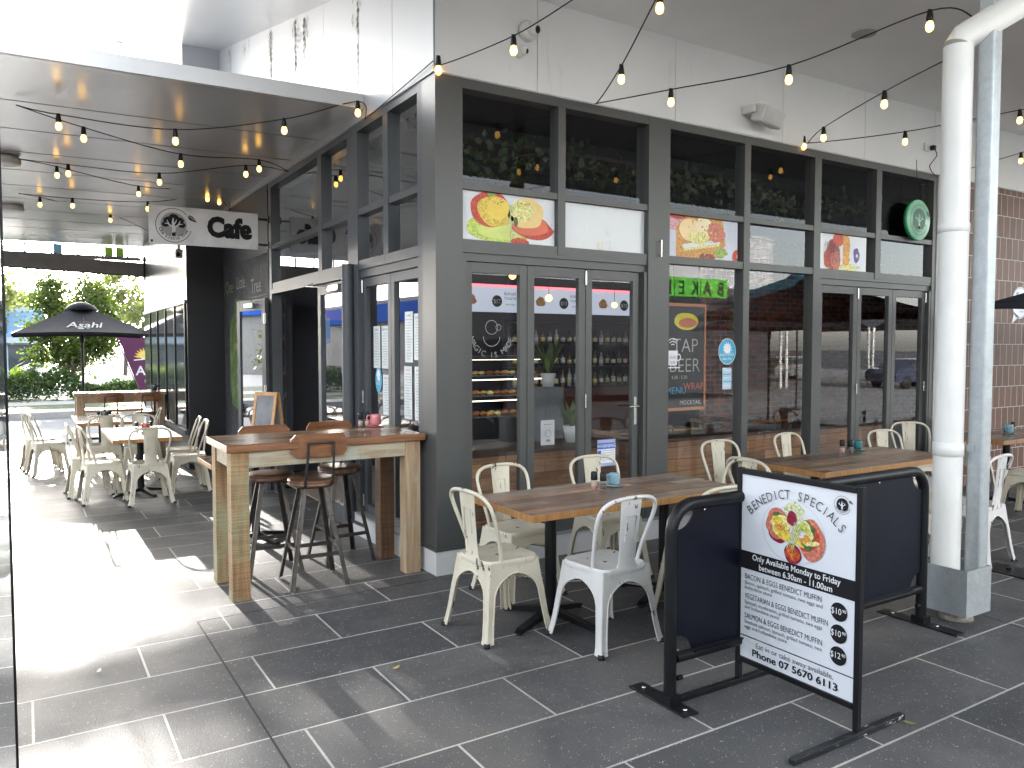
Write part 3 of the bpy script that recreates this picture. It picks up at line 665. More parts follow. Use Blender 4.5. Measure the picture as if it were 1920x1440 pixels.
def make_chair():
    t = thing('cafe_chair', '', 'chair')
    # seat: pressed pan with rolled rim
    mb = MB(); rings = []
    for (s_, z) in ((1.0, SH - .035), (1.012, SH - .02), (1.0, SH - .004), (.975, SH), (.93, SH - .003), (.82, SH - .010), (.4, SH - .014), (.02, SH - .015)):
        rings.append([Vector((x * s_, y * s_, z)) for x, y in rrect(.375, .365, .075, 5, .93)])
    n = len(rings[0]); vs = [v for r in rings for v in r]
    fs = [(i * n + k, i * n + (k + 1) % n, (i + 1) * n + (k + 1) % n, (i + 1) * n + k) for i in range(len(rings) - 1) for k in range(n)]
    fs.append(tuple((len(rings) - 1) * n + k for k in range(n)))
    mb.add(vs, fs, CREAM, True)
    mb.lathe([(.001, 0), (.012, 0), (.012, .0008), (.001, .0008)], (0, 0, SH - .0148), M('seat_hole', (.02, .015, .01)), 12)
    mb.build('seat', t)
    # four folded sheet legs: each is two half panels meeting at a rounded corner
    def wz(z): return .176 + .052 * (1 - z / .43) + .012 * max(0, (.12 - z) / .12) ** 2
    def az(z):
        if z > .375: return .0
        u = (.375 - z) / .375
        return min(.138 * (1 - (1 - min(1, u * 3.2)) ** 2.2) ** .62, .138) + .058 * max(0, u - .05)
    zs = [.44, .41, .375, .372, .366, .355, .34, .32, .295, .26, .2, .13, .06, .012]
    for sx in (1, -1):
        for sy in (1, -1):
            mb = MB()
            for axis in (0, 1):
                ro, ri = [], []
                for z in zs:
                    w_ = wz(z); a = az(z)
                    for lst, s_ in ((ri, min(a, w_ - .03)), (ro, w_ - .012)):
                        lst.append(Vector((sx * s_, sy * w_, z)) if axis == 0 else Vector((sx * w_, sy * s_, z)))
                n = len(zs); vs = ri + ro; fs = [(k, k + 1, n + k + 1, n + k) for k in range(n - 1)]
                off = Vector((0, -sy * .003, 0)) if axis == 0 else Vector((-sx * .003, 0, 0))
                mb.add(vs, fs, CREAM, True); mb.add([v + off for v in vs], fs, CREAM, True)
                mb.tube([q for q, z in zip(ri, zs) if z <= .375], .0052, CREAM, 6)
            cor = []
            for z in zs: w_ = wz(z); cor.append(Vector((sx * (w_ - .0125), sy * (w_ - .0125), z)))
            mb.tube(cor, [.0135] * len(cor), CREAM, 10)
            # pressed ridge on the outside of the leg
            mb.tube([c_ + Vector((sx * .006, sy * .006, 0)) for c_, z in zip(cor, zs) if z < .34], [.001, .006, .0085, .0085, .0085, .0085, .006][:len([z for z in zs if z < .34])], CREAM, 8)
            l = mb.build('leg', t)
            mb = MB(); w_ = wz(0); mb.lathe([(.014, 0), (.019, 0), (.018, .022), (.012, .024)], (sx * (w_ - .012), sy * (w_ - .012), 0), RUBBER, 12); mb.build('rubber_foot', l)
    # back hoop and splat
    hp = [(-.165, -.085, SH - .015), (-.178, -.105, .53), (-.197, -.14, .64), (-.208, -.172, .73), (-.196, -.196, .79), (-.15, -.212, .826), (-.075, -.22, .84), (0, -.222, .843)]
    hp = hp + [(-x, y, z) for x, y, z in hp[-2::-1]]
    MB().tube(spline(hp, 4), .0118, CREAM, 10).build('back_hoop', t)
    mb = MB(); rows = []
    for z, y, hw in ((.425, -.182, .088), (.452, -.184, .078), (.475, -.182, .062), (.56, -.192, .063), (.68, -.206, .069), (.78, -.216, .074), (.838, -.221, .077)):
        rows.append([(-hw, y + .006, z), (-hw * .9, y, z), (hw * .9, y, z), (hw, y + .006, z)])
    n = 4; vs = [v for r in rows for v in r]; fs = [(i * n + k, i * n + k + 1, (i + 1) * n + k + 1, (i + 1) * n + k) for i in range(len(rows) - 1) for k in range(3)]
    mb.add(vs, fs, CREAM, True); mb.add([(x, y + .003, z) for x, y, z in vs], fs, CREAM, True)
    mb.tube([(-.035, -.2045, .60), (-.037, -.2155, .74), (.037, -.2155, .74), (.035, -.2045, .60), ], .0036, CREAM, 5)
    mb.tube([(-.035, -.197, .60), (-.037, -.209, .74), (.037, -.209, .74), (.035, -.197, .60), ], .0036, CREAM, 5)
    mb.build('back_splat', t)
    mb = MB(); mb.tube([(-.19, -.19, .31), (0, 0, .335), (.19, .19, .31)], .005, CREAM, 6); mb.tube([(-.19, .19, .31), (0, 0, .34), (.19, -.19, .31)], .005, CREAM, 6)
    mb.build('cross_brace', t)
    return t
chair0 = make_chair(); first = [True]
def chair(x, y, deg, label, mat=None, group=None):
    z = gz(y)
    if first[0]:
        first[0] = False; chair0.location = (x, y, z); chair0.rotation_euler = (0, 0, math.radians(deg)); chair0['label'] = label; chair0['group'] = group; return chair0
    return dup(chair0, (x, y, z), math.radians(deg), label, group, mat)
G1 = 'cream metal chairs around the nearest dining table'; G2 = 'cream metal chairs around the second dining table'; G3 = 'cream metal chairs at the sunlit lane tables'; G4 = 'cream metal chairs by the tiled wall'
# deg 0: the sitter faces +y; -90: faces +x; 90: faces -x; 180: faces -y
chair(-.17, -1.14, -86, 'cream chair at the left end of the nearest table, shown side on', None, G1)
chair(.27, -1.60, 3, 'whiter chipped chair seen from behind at the front of the nearest table', WHITE, G1)
chair(.30, -.62, 183, 'cream chair tucked behind the left half of the nearest table beside the cafe doors', None, G1)
chair(1.08, -.62, 176, 'cream chair behind the nearest table in front of the blue warning sticker', None, G1)
chair(1.0, -1.66, -6, 'cream chair half hidden behind the left part of the navy barrier', None, G1)
chair(1.70, -1.18, 84, 'cream chair whose hoop shows just above the left top corner of the menu sign', None, G1)
chair(2.18, -1.12, -92, 'cream chair at the left end of the second table, above the menu sign', None, G2)
chair(2.62, -.42, 176, 'cream chair behind the second table nearest the window stickers', None, G2)
chair(3.62, -.36, 184, 'cream chair behind the middle of the second table before the folding doors', None, G2)
chair(3.12, -1.72, 24, 'cream chair in front of the second table above the right end of the barrier', None, G2)
chair(3.75, -1.80, 4, 'cream chair mostly hidden between the barrier end and the white downpipe', WHITE, G2)
chair(4.62, -.66, 170, 'cream chair at the far right corner of the second table, left of the downpipe', None, G2)
chair(5.55, -.30, 150, 'cream chair standing against the frame where the windows meet the brown tiles', None, G4)
chair(5.78, -1.32, 4, 'cream chair seen from behind right of the galvanised column', None, G4)
chair(6.5, -.30, 182, 'cream chair behind the table by the brown tiled wall', None, G4)
chair(-1.37, 4.42, 2, 'cream chair seen squarely from behind at the near end of the front lane table', None, G3)
chair(-1.80, 4.80, -84, 'cream chair at the near left side of the front lane table', None, G3)
chair(-1.90, 5.38, -88, 'cream chair at the far left side of the front lane table behind another chair', None, G3)
chair(-.86, 4.98, 88, 'cream chair at the near right side of the front lane table by the dark wall', None, G3)
chair(-.83, 5.60, 84, 'cream chair at the far right side of the front lane table by the dark wall', None, G3)
chair(-1.24, 6.35, 176, 'cream chair between the two lane tables facing the camera', None, G3)
chair(-1.62, 6.75, 3, 'cream chair with its back to us at the near end of the rear lane table', None, G3)
chair(-2.26, 7.55, -80, 'cream chair nearest on the left side of the rear lane table', None, G3)
chair(-2.35, 8.25, -84, 'cream chair farther along the left side of the rear lane table', None, G3)
chair(-.98, 7.9, 86, 'cream chair at the right side of the rear lane table near the panelled windows', None, G3)
# ================================================================== TABLES
def ped_table(x0, x1, y0, y1, top, label, group, bases, th=.042, mat=TOPW, edge=W_EDGE):
    cx, cy = (x0 + x1) / 2, (y0 + y1) / 2; z = gz(cy)
    t = thing('dining_table', label, 'table', (cx, cy, z), 0, group); hx, hy = (x1 - x0) / 2, (y1 - y0) / 2
    mb = MB(); mb.box((-hx, -hy, top - th), (hx, hy, top - .002), edge, bev=.003); mb.poly([(-hx + .002, -hy + .002, top), (hx - .002, -hy + .002, top), (hx - .002, hy - .002, top), (-hx + .002, hy - .002, top)], mat)
    mb.build('tabletop', t)
    for bx in bases:
        mb = MB(); mb.box((bx - .15, -.15, top - th - .012), (bx + .15, .15, top - th - .001), BLACK)
        mb.tube([(bx, 0, .05), (bx, 0, top - th - .01)], .036, BLACK, 20, cap=False); mb.build('pedestal', t)
        mb = MB()
        for k in range(4):
            a = k * PI / 2 + .35; c_, s_ = math.cos(a), math.sin(a); R = Matrix.Rotation(a, 3, 'Z')
            pts = [(0.0, .085), (.06, .082), (.30, .035), (.33, .018), (.33, .012), (.28, .012), (.04, .045), (0, .045)]
            v0 = [R @ Vector((p_, -.028 + .008 * (p_ / .33), q)) + Vector((bx, 0, 0)) for p_, q in pts]; v1 = [R @ Vector((p_, .028 - .008 * (p_ / .33), q)) + Vector((bx, 0, 0)) for p_, q in pts]
            n = len(pts); mb.add(v0 + v1, [tuple(range(n)), tuple(range(2 * n - 1, n - 1, -1))] + [(i, (i + 1) % n, n + (i + 1) % n, n + i) for i in range(n)], BLACK)
            mb.lathe([(.018, 0), (.02, 0), (.02, .012), (.014, .014)], tuple(R @ Vector((.31, 0, 0)) + Vector((bx, 0, 0))), RUBBER, 10)
        mb.build('pedestal_foot', t)
    return t
GT = 'timber dining tables outside the cafe'
ped_table(-.19, 1.47, -1.54, -.86, .745, 'nearest long dining table with weathered board top left of the menu sign', GT, [-.47, .45])
ped_table(2.40, 4.15, -1.47, -.74, .75, 'second dining table with board top behind the barrier and menu sign', GT, [-.5, .5])
ped_table(5.55, 6.9, -1.15, -.5, .75, 'dining table by the brown tiled wall right of the column', GT, [0.05])
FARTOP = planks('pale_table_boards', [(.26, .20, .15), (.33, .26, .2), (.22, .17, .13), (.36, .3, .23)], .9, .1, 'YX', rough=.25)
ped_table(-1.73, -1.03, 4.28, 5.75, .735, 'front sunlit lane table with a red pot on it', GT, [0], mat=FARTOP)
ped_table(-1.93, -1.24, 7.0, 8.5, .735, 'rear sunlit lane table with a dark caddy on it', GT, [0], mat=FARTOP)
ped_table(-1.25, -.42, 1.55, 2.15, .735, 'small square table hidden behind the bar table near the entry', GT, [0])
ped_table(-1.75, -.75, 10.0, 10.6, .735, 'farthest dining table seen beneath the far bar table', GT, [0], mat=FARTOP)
def bar_table(x0, x1, y0, y1, top, label, near):
    cx, cy = (x0 + x1) / 2, (y0 + y1) / 2; z = gz(cy)
    t = thing('bar_table', label, 'bar table', (cx, cy, z), 0, 'tall timber bar tables'); hx, hy = (x1 - x0) / 2, (y1 - y0) / 2
    mb = MB(); mb.box((-hx, -hy, top - .05), (hx, hy, top - .002), wood('bar_edge_timber', (.26, .12, .055), (.12, .05, .025), .3, 'X', 18) if near else W_FAR, bev=.004)
    mb.poly([(-hx + .003, -hy + .003, top), (hx - .003, -hy + .003, top), (hx - .003, hy - .003, top), (-hx + .003, hy - .003, top)], TOPW if near else FARTOP); mb.build('tabletop', t)
    L = .115; i_ = .03
    for sx, sy, m in ((-1, -1, W_LEG), (1, -1, W_LEG2), (-1, 1, W_LEG), (1, 1, W_RIB)):
        ax, ay = sx * (hx - i_ - L / 2), sy * (hy - i_ - L / 2)
        mb = MB(); mb.box((ax - L / 2, ay - L / 2, 0), (ax + L / 2, ay + L / 2, top - .051), m if near else W_FAR, bev=.003)
        if near and m is W_RIB:
            for k in range(60): mb.box((ax - L / 2 + .004, ay - L / 2 - .006, .02 + k * .0158), (ax + L / 2 - .004, ay - L / 2 - .001, .028 + k * .0158), W_RIB)
        mb.build('leg', t)
    for sy in (-1, 1):
        mb = MB(); y_ = sy * (hy - i_ - .03); mb.box((-hx + i_ + L + .001, y_ - .02, top - .16), (hx - i_ - L - .001, y_ + .02, top - .052), W_APR if near else W_FAR, bev=.002); mb.build('apron', t)
    for sx in (-1, 1):
        mb = MB(); x_ = sx * (hx - i_ - .03); mb.box((x_ - .02, -hy + i_ + L + .001, top - .16), (x_ + .02, hy - i_ - L - .001, top - .052), W_APR if near else W_FAR, bev=.002); mb.build('apron', t)
    return t
bar_table(-1.425, -.02, .14, .80, 1.035, 'near tall bar table of reclaimed timber at the cafe corner', True)
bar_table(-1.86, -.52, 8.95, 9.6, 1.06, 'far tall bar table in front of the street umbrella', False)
def make_stool():
    t = thing('bar_stool', '', 'stool')
    MB().lathe([(.001, .695), (.165, .695), (.172, .703), (.172, .712), (.166, .718), (.172, .724), (.172, .733), (.160, .742), (.05, .739), (.001, .738)], (0, 0, 0), W_SEAT, 40).build('seat', t)
    MB().lathe([(.12, .68), (.125, .68), (.125, .694), (.001, .694)], (0, 0, 0), IRON, 24).build('seat_plate', t)
    for sx in (-1, 1):
        for sy in (-1, 1):
            a, b_ = Vector((sx * .085, sy * .085, .69)), Vector((sx * .205, sy * .205, .0)); mb = MB()
            # angle iron: two thin flanges
            for o in (Vector((-sx * .03, 0, 0)), Vector((0, -sy * .03, 0))):
                th = Vector((0, -sy * .004, 0)) if o.x else Vector((-sx * .004, 0, 0))
                mb.prism([a, a + o, b_ + o, b_], th, IRON)
            mb.ball(a.lerp(b_, .3) + Vector((-sx * .012, sy * .002, 0)), .005, IRON, 8); mb.ball(a.lerp(b_, .7) + Vector((-sx * .012, sy * .002, 0)), .005, IRON, 8)
            mb.build('leg', t)
    for k, (z, r) in enumerate(((.22, .166), (.26, .159), (.22, .166), (.26, .159))):
        mb = MB(); R = Matrix.Rotation(k * PI / 2, 3, 'Z'); mb.box((-r, r - .010, z - .014), (r, r - .005, z + .014), IRON, R=R); mb.build('footrest_bar', t)
    mb = MB()
    for s in (-1, 1): mb.tube([(s * .075, -.08, .69), (s * .088, -.165, .70), (s * .094, -.205, .76), (s * .088, -.25, .90), (s * .086, -.263, 1.02)], .0095, IRON, 8, flat=.55)
    mb.tube([(-.09, -.264, 1.015), (.09, -.264, 1.015)], .008, IRON, 8); mb.build('back_support', t)
    mb = MB(); n = 14; f = []; rnd = []
    for (x, z) in rrect(.36, .155, .035, 5): rnd.append((x, z + .985))
    a = [Vector((x, -.200 + 1.1 * x * x * 1.0 - .0, z)) for x, z in rnd]; b_ = [q + Vector((0, .022, 0)) for q in a]
    N = len(a); ca, cb_ = Vector((0, -.2, .985)), Vector((0, -.178, .985))
    # grid-like strips so the curved board shades smoothly
    for side, yo in ((0, 0), (1, .022)):
        vs = []; cols = 12
        for i in range(cols + 1):
            x = -.18 + .36 * i / cols; inset = max(0, abs(x) - .145); hh = .0775 - (.035 - math.sqrt(max(0, .035 ** 2 - inset ** 2)) if inset > 0 else 0)
            y = -.25 + 1.1 * x * x + yo; vs += [(x * 1.06, y, .995 - hh), (x * 1.06, y, .995 + hh)]
        mb.add(vs, [(2 * i, 2 * i + 2, 2 * i + 3, 2 * i + 1) for i in range(cols)], W_BACK, True)
        f.append(vs)
    v0, v1 = f; rim = [v0[k] for k in range(0, len(v0), 2)] + [v0[k] for k in range(len(v0) - 1, 0, -2)]; rim1 = [v1[k] for k in range(0, len(v1), 2)] + [v1[k] for k in range(len(v1) - 1, 0, -2)]
    N = len(rim); mb.add(rim + rim1, [(i, (i + 1) % N, N + (i + 1) % N, N + i) for i in range(N)], W_BACK)
    mb.build('backrest', t)
    return t
GS = 'iron and timber bar stools'
s0 = make_stool(); s0.location = (-.80, .36, 0); s0.rotation_euler = (0, 0, math.radians(-4)); s0['label'] = 'nearest bar stool with its curved timber back towards the camera'; s0['group'] = GS
dup(s0, (-.98, .80, gz(.8)), math.radians(176), 'bar stool behind the left half of the near bar table, sun on its seat', GS)
dup(s0, (-.42, .86, gz(.8)), math.radians(184), 'bar stool behind the right half of the near bar table beside the ribbed leg', GS)
dup(s0, (-1.38, 8.85, gz(8.8)), 0, 'left of the two bar stools at the far bar table', GS)
dup(s0, (-.85, 8.85, gz(8.8)), 0, 'right of the two bar stools at the far bar table', GS)
# ================================================================== TABLEWARE
SALT = M('pink_salt', (.62, .36, .28), .8, 0, .5, 260); PEP = M('peppercorns', (.09, .07, .055), .8, 0, .8, 300)
def grinder(x, y, z, m, lab):
    t = thing('spice_grinder', lab, 'grinder', (x, y, z), 0, 'salt and pepper grinders')
    MB().lathe([(.001, 0), (.021, 0), (.0215, .004), (.0205, .05), (.0175, .062), (.001, .062)], (0, 0, 0), CLEAR, 20).build('glass_jar', t)
    MB().lathe([(.001, .003), (.019, .003), (.0185, .04), (.001, .042)], (0, 0, 0), m, 16).build('spice', t)
    MB().lathe([(.001, .058), (.021, .058), (.0225, .066), (.0215, .105), (.018, .112), (.001, .113)], (0, 0, 0), BLACK, 20).build('cap', t)
    return t
def pot(x, y, z, col, lab, nm='sugar_pot', s=1, rz=0):
    g = M('glaze_' + lab[:9].replace(' ', '_'), col, .12, 0, .1, 12, coat=.6)
    t = thing(nm, lab, 'pot', (x, y, z), rz)
    MB().lathe([(.001, .012), (.034 * s, .012), (.04 * s, .03 * s), (.036 * s, .075 * s), (.034 * s, .085 * s), (.031 * s, .085 * s), (.030 * s, .02), (.001, .02)], (0, 0, 0), g, 28).build('pot_body', t)
    MB().lathe([(.001, .001), (.045 * s, .001), (.058 * s, .006), (.06 * s, .010), (.045 * s, .008), (.001, .009)], (0, 0, 0), g, 28).build('saucer', t)
    MB().tube(spline([(-.034 * s, 0, .075 * s), (-.055 * s, 0, .078 * s), (-.062 * s, 0, .055 * s), (-.038 * s, 0, .028 * s)], 5), .005 * s, g, 8).build('pot_handle', t)
    return t
z1 = .7455
q = at(1114, 915, Z=.75); grinder(q.x, q.y, z1, SALT, 'salt grinder left of its pair on the nearest dining table'); q = at(1131, 917, Z=.75); grinder(q.x, q.y, z1, PEP, 'pepper grinder right of its pair on the nearest dining table')
q = at(1151, 910, Z=.75); pot(q.x, q.y, z1, (.20, .36, .42), 'pale blue sugar pot on a saucer on the nearest dining table')
q = at(1579, 848, Z=.755); grinder(q.x, q.y, .7505, SALT, 'salt grinder left of its pair on the second dining table'); q = at(1595, 849, Z=.755); grinder(q.x, q.y, .7505, PEP, 'pepper grinder right of its pair on the second dining table')
q = at(1608, 843, Z=.755); pot(q.x, q.y, .7505, (.01, .14, .15), 'teal sugar pot on the second dining table')
q = at(676, 797, Z=1.04); zb = 1.036 + gz(.47)
grinder(q.x, q.y, zb, SALT, 'salt grinder left of its pair on the near bar table'); grinder(q.x + .05, q.y - .02, zb, SALT, 'salt grinder right of its pair beside the pink pot on the near bar table')
q = at(704, 797, Z=1.04); pot(q.x, q.y, zb, (.62, .20, .22), 'pink sugar pot on a saucer on the near bar table', s=1.15)
q = at(1888, 795, Y=-.9); pot(6.25, -.85, .7505, (.12, .26, .30), 'grey blue pot on the table by the tiled wall', s=1.2); grinder(6.45, -.8, .7505, PEP, 'black capped grinder on the table by the tiled wall')
pot(-1.32, 5.0, .7355 + gz(5), (.36, .06, .05), 'red sugar pot on the front sunlit lane table', s=1.2)
grinder(-1.40, 5.12, .7355 + gz(5), PEP, 'left grinder behind the red pot on the front lane table'); grinder(-1.25, 5.12, .7355 + gz(5), PEP, 'right grinder behind the red pot on the front lane table')
pot(-1.55, 7.6, .7355 + gz(7.7), (.05, .06, .06), 'dark sugar pot on the rear sunlit lane table', s=1.4)
grinder(-1.62, 7.7, .7355 + gz(7.7), PEP, 'left grinder on the rear sunlit lane table'); grinder(-1.47, 7.7, .7355 + gz(7.7), PEP, 'right grinder on the rear sunlit lane table')
pot(-.68, 9.2, 1.0605 + gz(9.28), (.03, .05, .05), 'dark green pot at the right end of the far bar table', s=1.3); grinder(-.60, 9.25, 1.0605 + gz(9.28), PEP, 'black grinder at the right end of the far bar table')
# small A-frame chalkboard standing on the little table
t = thing('tabletop_chalkboard', 'small timber A-frame chalkboard standing on the little table by the entry', 'chalkboard', (-.72, 1.85, .7355 + gz(1.85)), math.radians(-48))
PINE = M('pine_frame', (.50, .28, .12), .5, 0, .2, 20)
for s in (-1, 1):
    def T_(x, z): return Vector((x, s * (.005 + (.56 - z) * .22), z))
    mb = MB()
    for x0, x1, za, zb_ in ((-.11, -.085, 0, .56), (.085, .11, 0, .56), (-.085, .085, .53, .56), (-.085, .085, .06, .085)):
        mb.prism([T_(x0, za), T_(x1, za), T_(x1, zb_), T_(x0, zb_)], (0, s * .016, 0), PINE)
    mb.build('frame', t)
    mb = MB(); mb.prism([T_(-.085, .085), T_(.085, .085), T_(.085, .53), T_(-.085, .53)], (0, s * .008, 0), M('grey_chalkboard', (.20, .20, .20), .6, 0, .3, 6)); mb.build('board', t)
# ================================================================== BARRIER
t = thing('cafe_barrier', 'navy vinyl cafe barrier with rounded black tube frame behind the menu sign', 'barrier', (0, -2.42, 0))
BW = 2.03; BH = .93
mb = MB(); r = .03
fr = [(0, 0, .03), (0, 0, BH - .13)] + [(.13 - .13 * math.cos(a), 0, BH - .13 + .13 * math.sin(a)) for a in [k * PI / 16 for k in range(1, 9)]] + [(BW - .13 + .13 * math.sin(a), 0, BH - .13 + .13 * math.cos(a)) for a in [k * PI / 16 for k in range(0, 9)]] + [(BW, 0, .03)]
mb.tube(fr, r, BLACK, 16); mb.build('tube_frame', t)
mb = MB(); mb.tube([(.03, 0, .215), (BW - .03, 0, .215)], .026, BLACK, 14); mb.build('lower_rail', t)
mb = MB(); cr = .095; x0, x1, z0_, z1_ = .035, BW - .035, .225, BH - .02
pts = []
for cx, cz, a0 in ((x0, z0_, 90), (x1, z0_, 180), (x1, z1_, 270), (x0, z1_, 0)):
    seq = [a0 - k * 11.25 for k in range(9)] if True else []
    for a in seq: pts.append((cx + cr * math.cos(math.radians(a)), 0, cz + cr * math.sin(math.radians(a))))
# order: corners counter clockwise with concave notches
def notch(cx, cz, a_from, a_to): return [(cx + cr * math.cos(math.radians(a_from + (a_to - a_from) * k / 8)), cz + cr * math.sin(math.radians(a_from + (a_to - a_from) * k / 8))) for k in range(9)]
P2 = notch(x0, z0_, 90, 0) + notch(x1, z0_, 180, 90) + notch(x1, z1_, 270, 180) + notch(x0, z1_, 0, -90)
mb.prism([(x, -.008, z) for x, z in P2], (0, .006, 0), NAVY); mb.build('banner', t)
mb = MB()
for z in (z0_ - .0, ): mb.box((x0 + cr, -.034, z + .004), (x1 - cr, -.024, z + .012), BLACK)
for k in range(6): mb.ball((x0 + .15 + k * .34, -.026, BH - .03), .006, CHROME, 8)
mb.build('banner_clips', t)
for k, x in enumerate((0, BW)):
    mb = MB(); mb.box((x - .045, -.24 if k else -.14, .002), (x + .045, .26 if k else .24, .010), BLACK, bev=.002); mb.box((x - .035, -.04, .010), (x + .035, .04, .05), BLACK)
    for yy in (-.1, .18): mb.lathe([(.001, .01), (.011, .01), (.011, .018), (.001, .02)], (x, yy, 0), CHROME, 6)
    mb.tube([(x + (.035 if not k else -.035), -.01, .12), (x + (.065 if not k else -.065), -.01, .12)], .012, BLACK, 8)
    mb.build('base_plate', t)
# ================================================================== MENU SIGN (faces -x)
SX, SY0, SY1 = .46, -2.42, -3.07
t = thing('menu_sign', 'freestanding black framed menu sign headed Benedict Specials with a plate of food', 'sign', (SX, (SY0 + SY1) / 2, 0))
hw = (SY0 - SY1) / 2
for s in (-1, 1):
    mb = MB(); mb.box((-.015, s * hw - .0125, .028), (.012, s * hw + .0125, 1.075), BLACK, bev=.002); mb.build('post', t)
    mb = MB(); mb.box((-.42, s * hw - .015, .0), (.33, s * hw + .015, .026), CHIPB if s < 0 else BLACK, bev=.002)
    mb.build('foot_bar', t)
for z in (.118, 1.045):
    mb = MB(); mb.box((-.016, -hw + .0125, z), (.010, hw - .0125, z + .026), BLACK, bev=.002); mb.build('rail', t)
mb = MB(); mb.box((-.006, -hw + .012, .14), (.004, hw - .012, 1.048), PAPER); bp = mb.build('print_panel', t)
# print, origin at the lower left corner seen from the front
f = Flat((-.0065, hw - .012, .144), (0, -1, 0), (0, 0, 1)); PW = 2 * hw - .024; PH = .901
def Y_(v): return PH * (1 - v)
cx_, cy_ = PW * .475, Y_(.255); fo = f.mb; n0 = len(fo.v)
f.blob(cx_, cy_, .205, .178, PLATE2, 0, 0, 60); f.blob(cx_, cy_ + .003, .196, .168, PLATE, 1, 0, 60); f.ring(cx_, cy_, .138, .141, PLATE2, 2)
f.blob(cx_ + .01, cy_ + .115, .065, .05, SPR, 3, .14, 40)
for k in range(60):
    a = random.random() * 6.28; r = random.random() ** .5; f.line([(cx_ + .01 + .07 * r * math.cos(a), cy_ + .115 + .05 * r * math.sin(a)), (cx_ + .01 + .07 * r * math.cos(a + .3), cy_ + .115 + .055 * r * math.sin(a + .3))], .003, random.choice((GRN, PALEY, SPR)), 4 + k * .02)
f.blob(cx_ - .095, cy_ + .03, .085, .08, HAM, 6, .1, 40); f.blob(cx_ - .09, cy_ + .01, .075, .085, MAG, 5.5, .12, 40, rot=.4); f.blob(cx_ - .085, cy_ + .075, .04, .02, DGRN, 7, .2)
f.blob(cx_ - .075, cy_ + .025, .065, .055, PALEY, 8, .16, 40); f.blob(cx_ - .095, cy_ + .05, .04, .022, YOLK, 9, .1); f.blob(cx_ - .055, cy_ - .02, .06, .03, YOLK, 9.3, .2, rot=-.3); f.blob(cx_ - .08, cy_ + .015, .035, .016, ORG, 9.6, .2)
f.blob(cx_ + .125, cy_ - .02, .085, .11, HAM, 6, .07, 40, rot=.25); f.blob(cx_ + .105, cy_ - .012, .07, .075, RED, 6.6, .12, 40, rot=.3); f.blob(cx_ + .09, cy_ - .0, .066, .07, DGRN, 7.2, .2)
f.blob(cx_ + .082, cy_ + .01, .06, .056, PALEY, 8, .18, 40); f.blob(cx_ + .07, cy_ + .035, .035, .022, LIME, 8.6, .2); f.blob(cx_ + .085, cy_ - .02, .04, .026, ORG, 9, .2); f.blob(cx_ + .06, cy_ + .0, .025, .02, PLATE, 9.2, .2); f.blob(cx_ + .05, cy_ - .05, .035, .014, YOLK, 9.6, .2, rot=-.5); f.blob(cx_ + .14, cy_ - .035, .035, .014, PALEY, 9.8, .2, rot=.2)
f.blob(cx_ + .0, cy_ + .075, .034, .038, MAG, 10, .12); f.blob(cx_ + .01, cy_ - .118, .058, .054, MAG, 10, .05); f.blob(cx_ + .01, cy_ - .115, .046, .042, RED, 11, .12)
for k in range(14):
    f.line([(cx_ + .02 + k * .004, cy_ + .06 - k * .002), (cx_ - .0 + k * .004, cy_ + .0), (cx_ - .03 + k * .0035, cy_ - .1 + random.random() * .03)], .0025, (SPR, GRN, PALEY)[k % 3], 12 + k * .05)
for k in range(90):
    x_ = cx_ + random.choice((-.08, .085)) + random.gauss(0, .03); y_ = cy_ + random.gauss(.01, .03); f.blob(x_, y_, .0028, .002, random.choice((DGRN, BACON, MAG, ORG)), 13, .2, 6)
for k in range(25): f.line([(cx_ + .01 + random.gauss(0, .022), cy_ - .115 + random.gauss(0, .02)), (cx_ + .01 + random.gauss(0, .022), cy_ - .115 + random.gauss(0, .02))], .002, ORG, 13.4)
K_ = .84; c0 = f.P(cx_, cy_, 0)
for i in range(n0, len(fo.v)):
    v = Vector(fo.v[i]); d3 = v - c0; dn = d3.dot(f.n); fo.v[i] = tuple(c0 + (d3 - f.n * dn) * K_ + f.n * dn)
f.arctext('BENEDICT SPECIALS', PW * .495, Y_(.088) - .33, .33, math.radians(136), math.radians(45), .062, INK, 14, -.008, sx=.85)
f.tree_logo(PW * .885, Y_(.068), .040, INK, PAPER, INK, 3)
f.rect(0, Y_(.512), PW, Y_(.415), INK, 2)
f.text('Only Available Monday to Friday', PW / 2, Y_(.455), .040, WINK, 5, .012, width=PW * .77); f.text('between 6.30am - 11.00am', PW / 2, Y_(.50), .040, WINK, 5, .012, width=PW * .64)
yy = .566
for hd, l1, l2, pr, hwd in (('BACON & EGGS BENEDICT MUFFIN', 'Bacon, spinach, grilled tomato, two eggs and', 'hollandaise sauce', '10', .69), ('VEGETARIAN & EGGS BENEDICT MUFFIN', 'Spinach, mushroom, grilled tomato, two eggs', 'and hollandaise sauce', '10', .745), ('SALMON & EGGS BENEDICT MUFFIN', 'Smoked salmon, spinach, grilled tomato, two', 'eggs and hollandaise sauce', '12', .70)):
    xl = PW * .045
    f.text(hd, xl, Y_(yy), .038, INK, 4, -.006, width=PW * hwd, align='L')
    f.text(l1, xl, Y_(yy + .029), .025, DGINK, 4, 0, width=PW * .70, align='L'); f.text(l2, xl, Y_(yy + .055), .025, DGINK, 4, 0, sx=.95, align='L')
    f.blob(PW * .875, Y_(yy + .02), .041, .041, INK, 3, 0, 40); f.text('$' + pr, PW * .855, Y_(yy + .032), .038, WINK, 6, .0, sx=.9); f.text('90', PW * .918, Y_(yy + .017), .019, WINK, 6, .01)
    yy += .107
f.rect(0, Y_(.882), PW, Y_(.877), INK, 3)
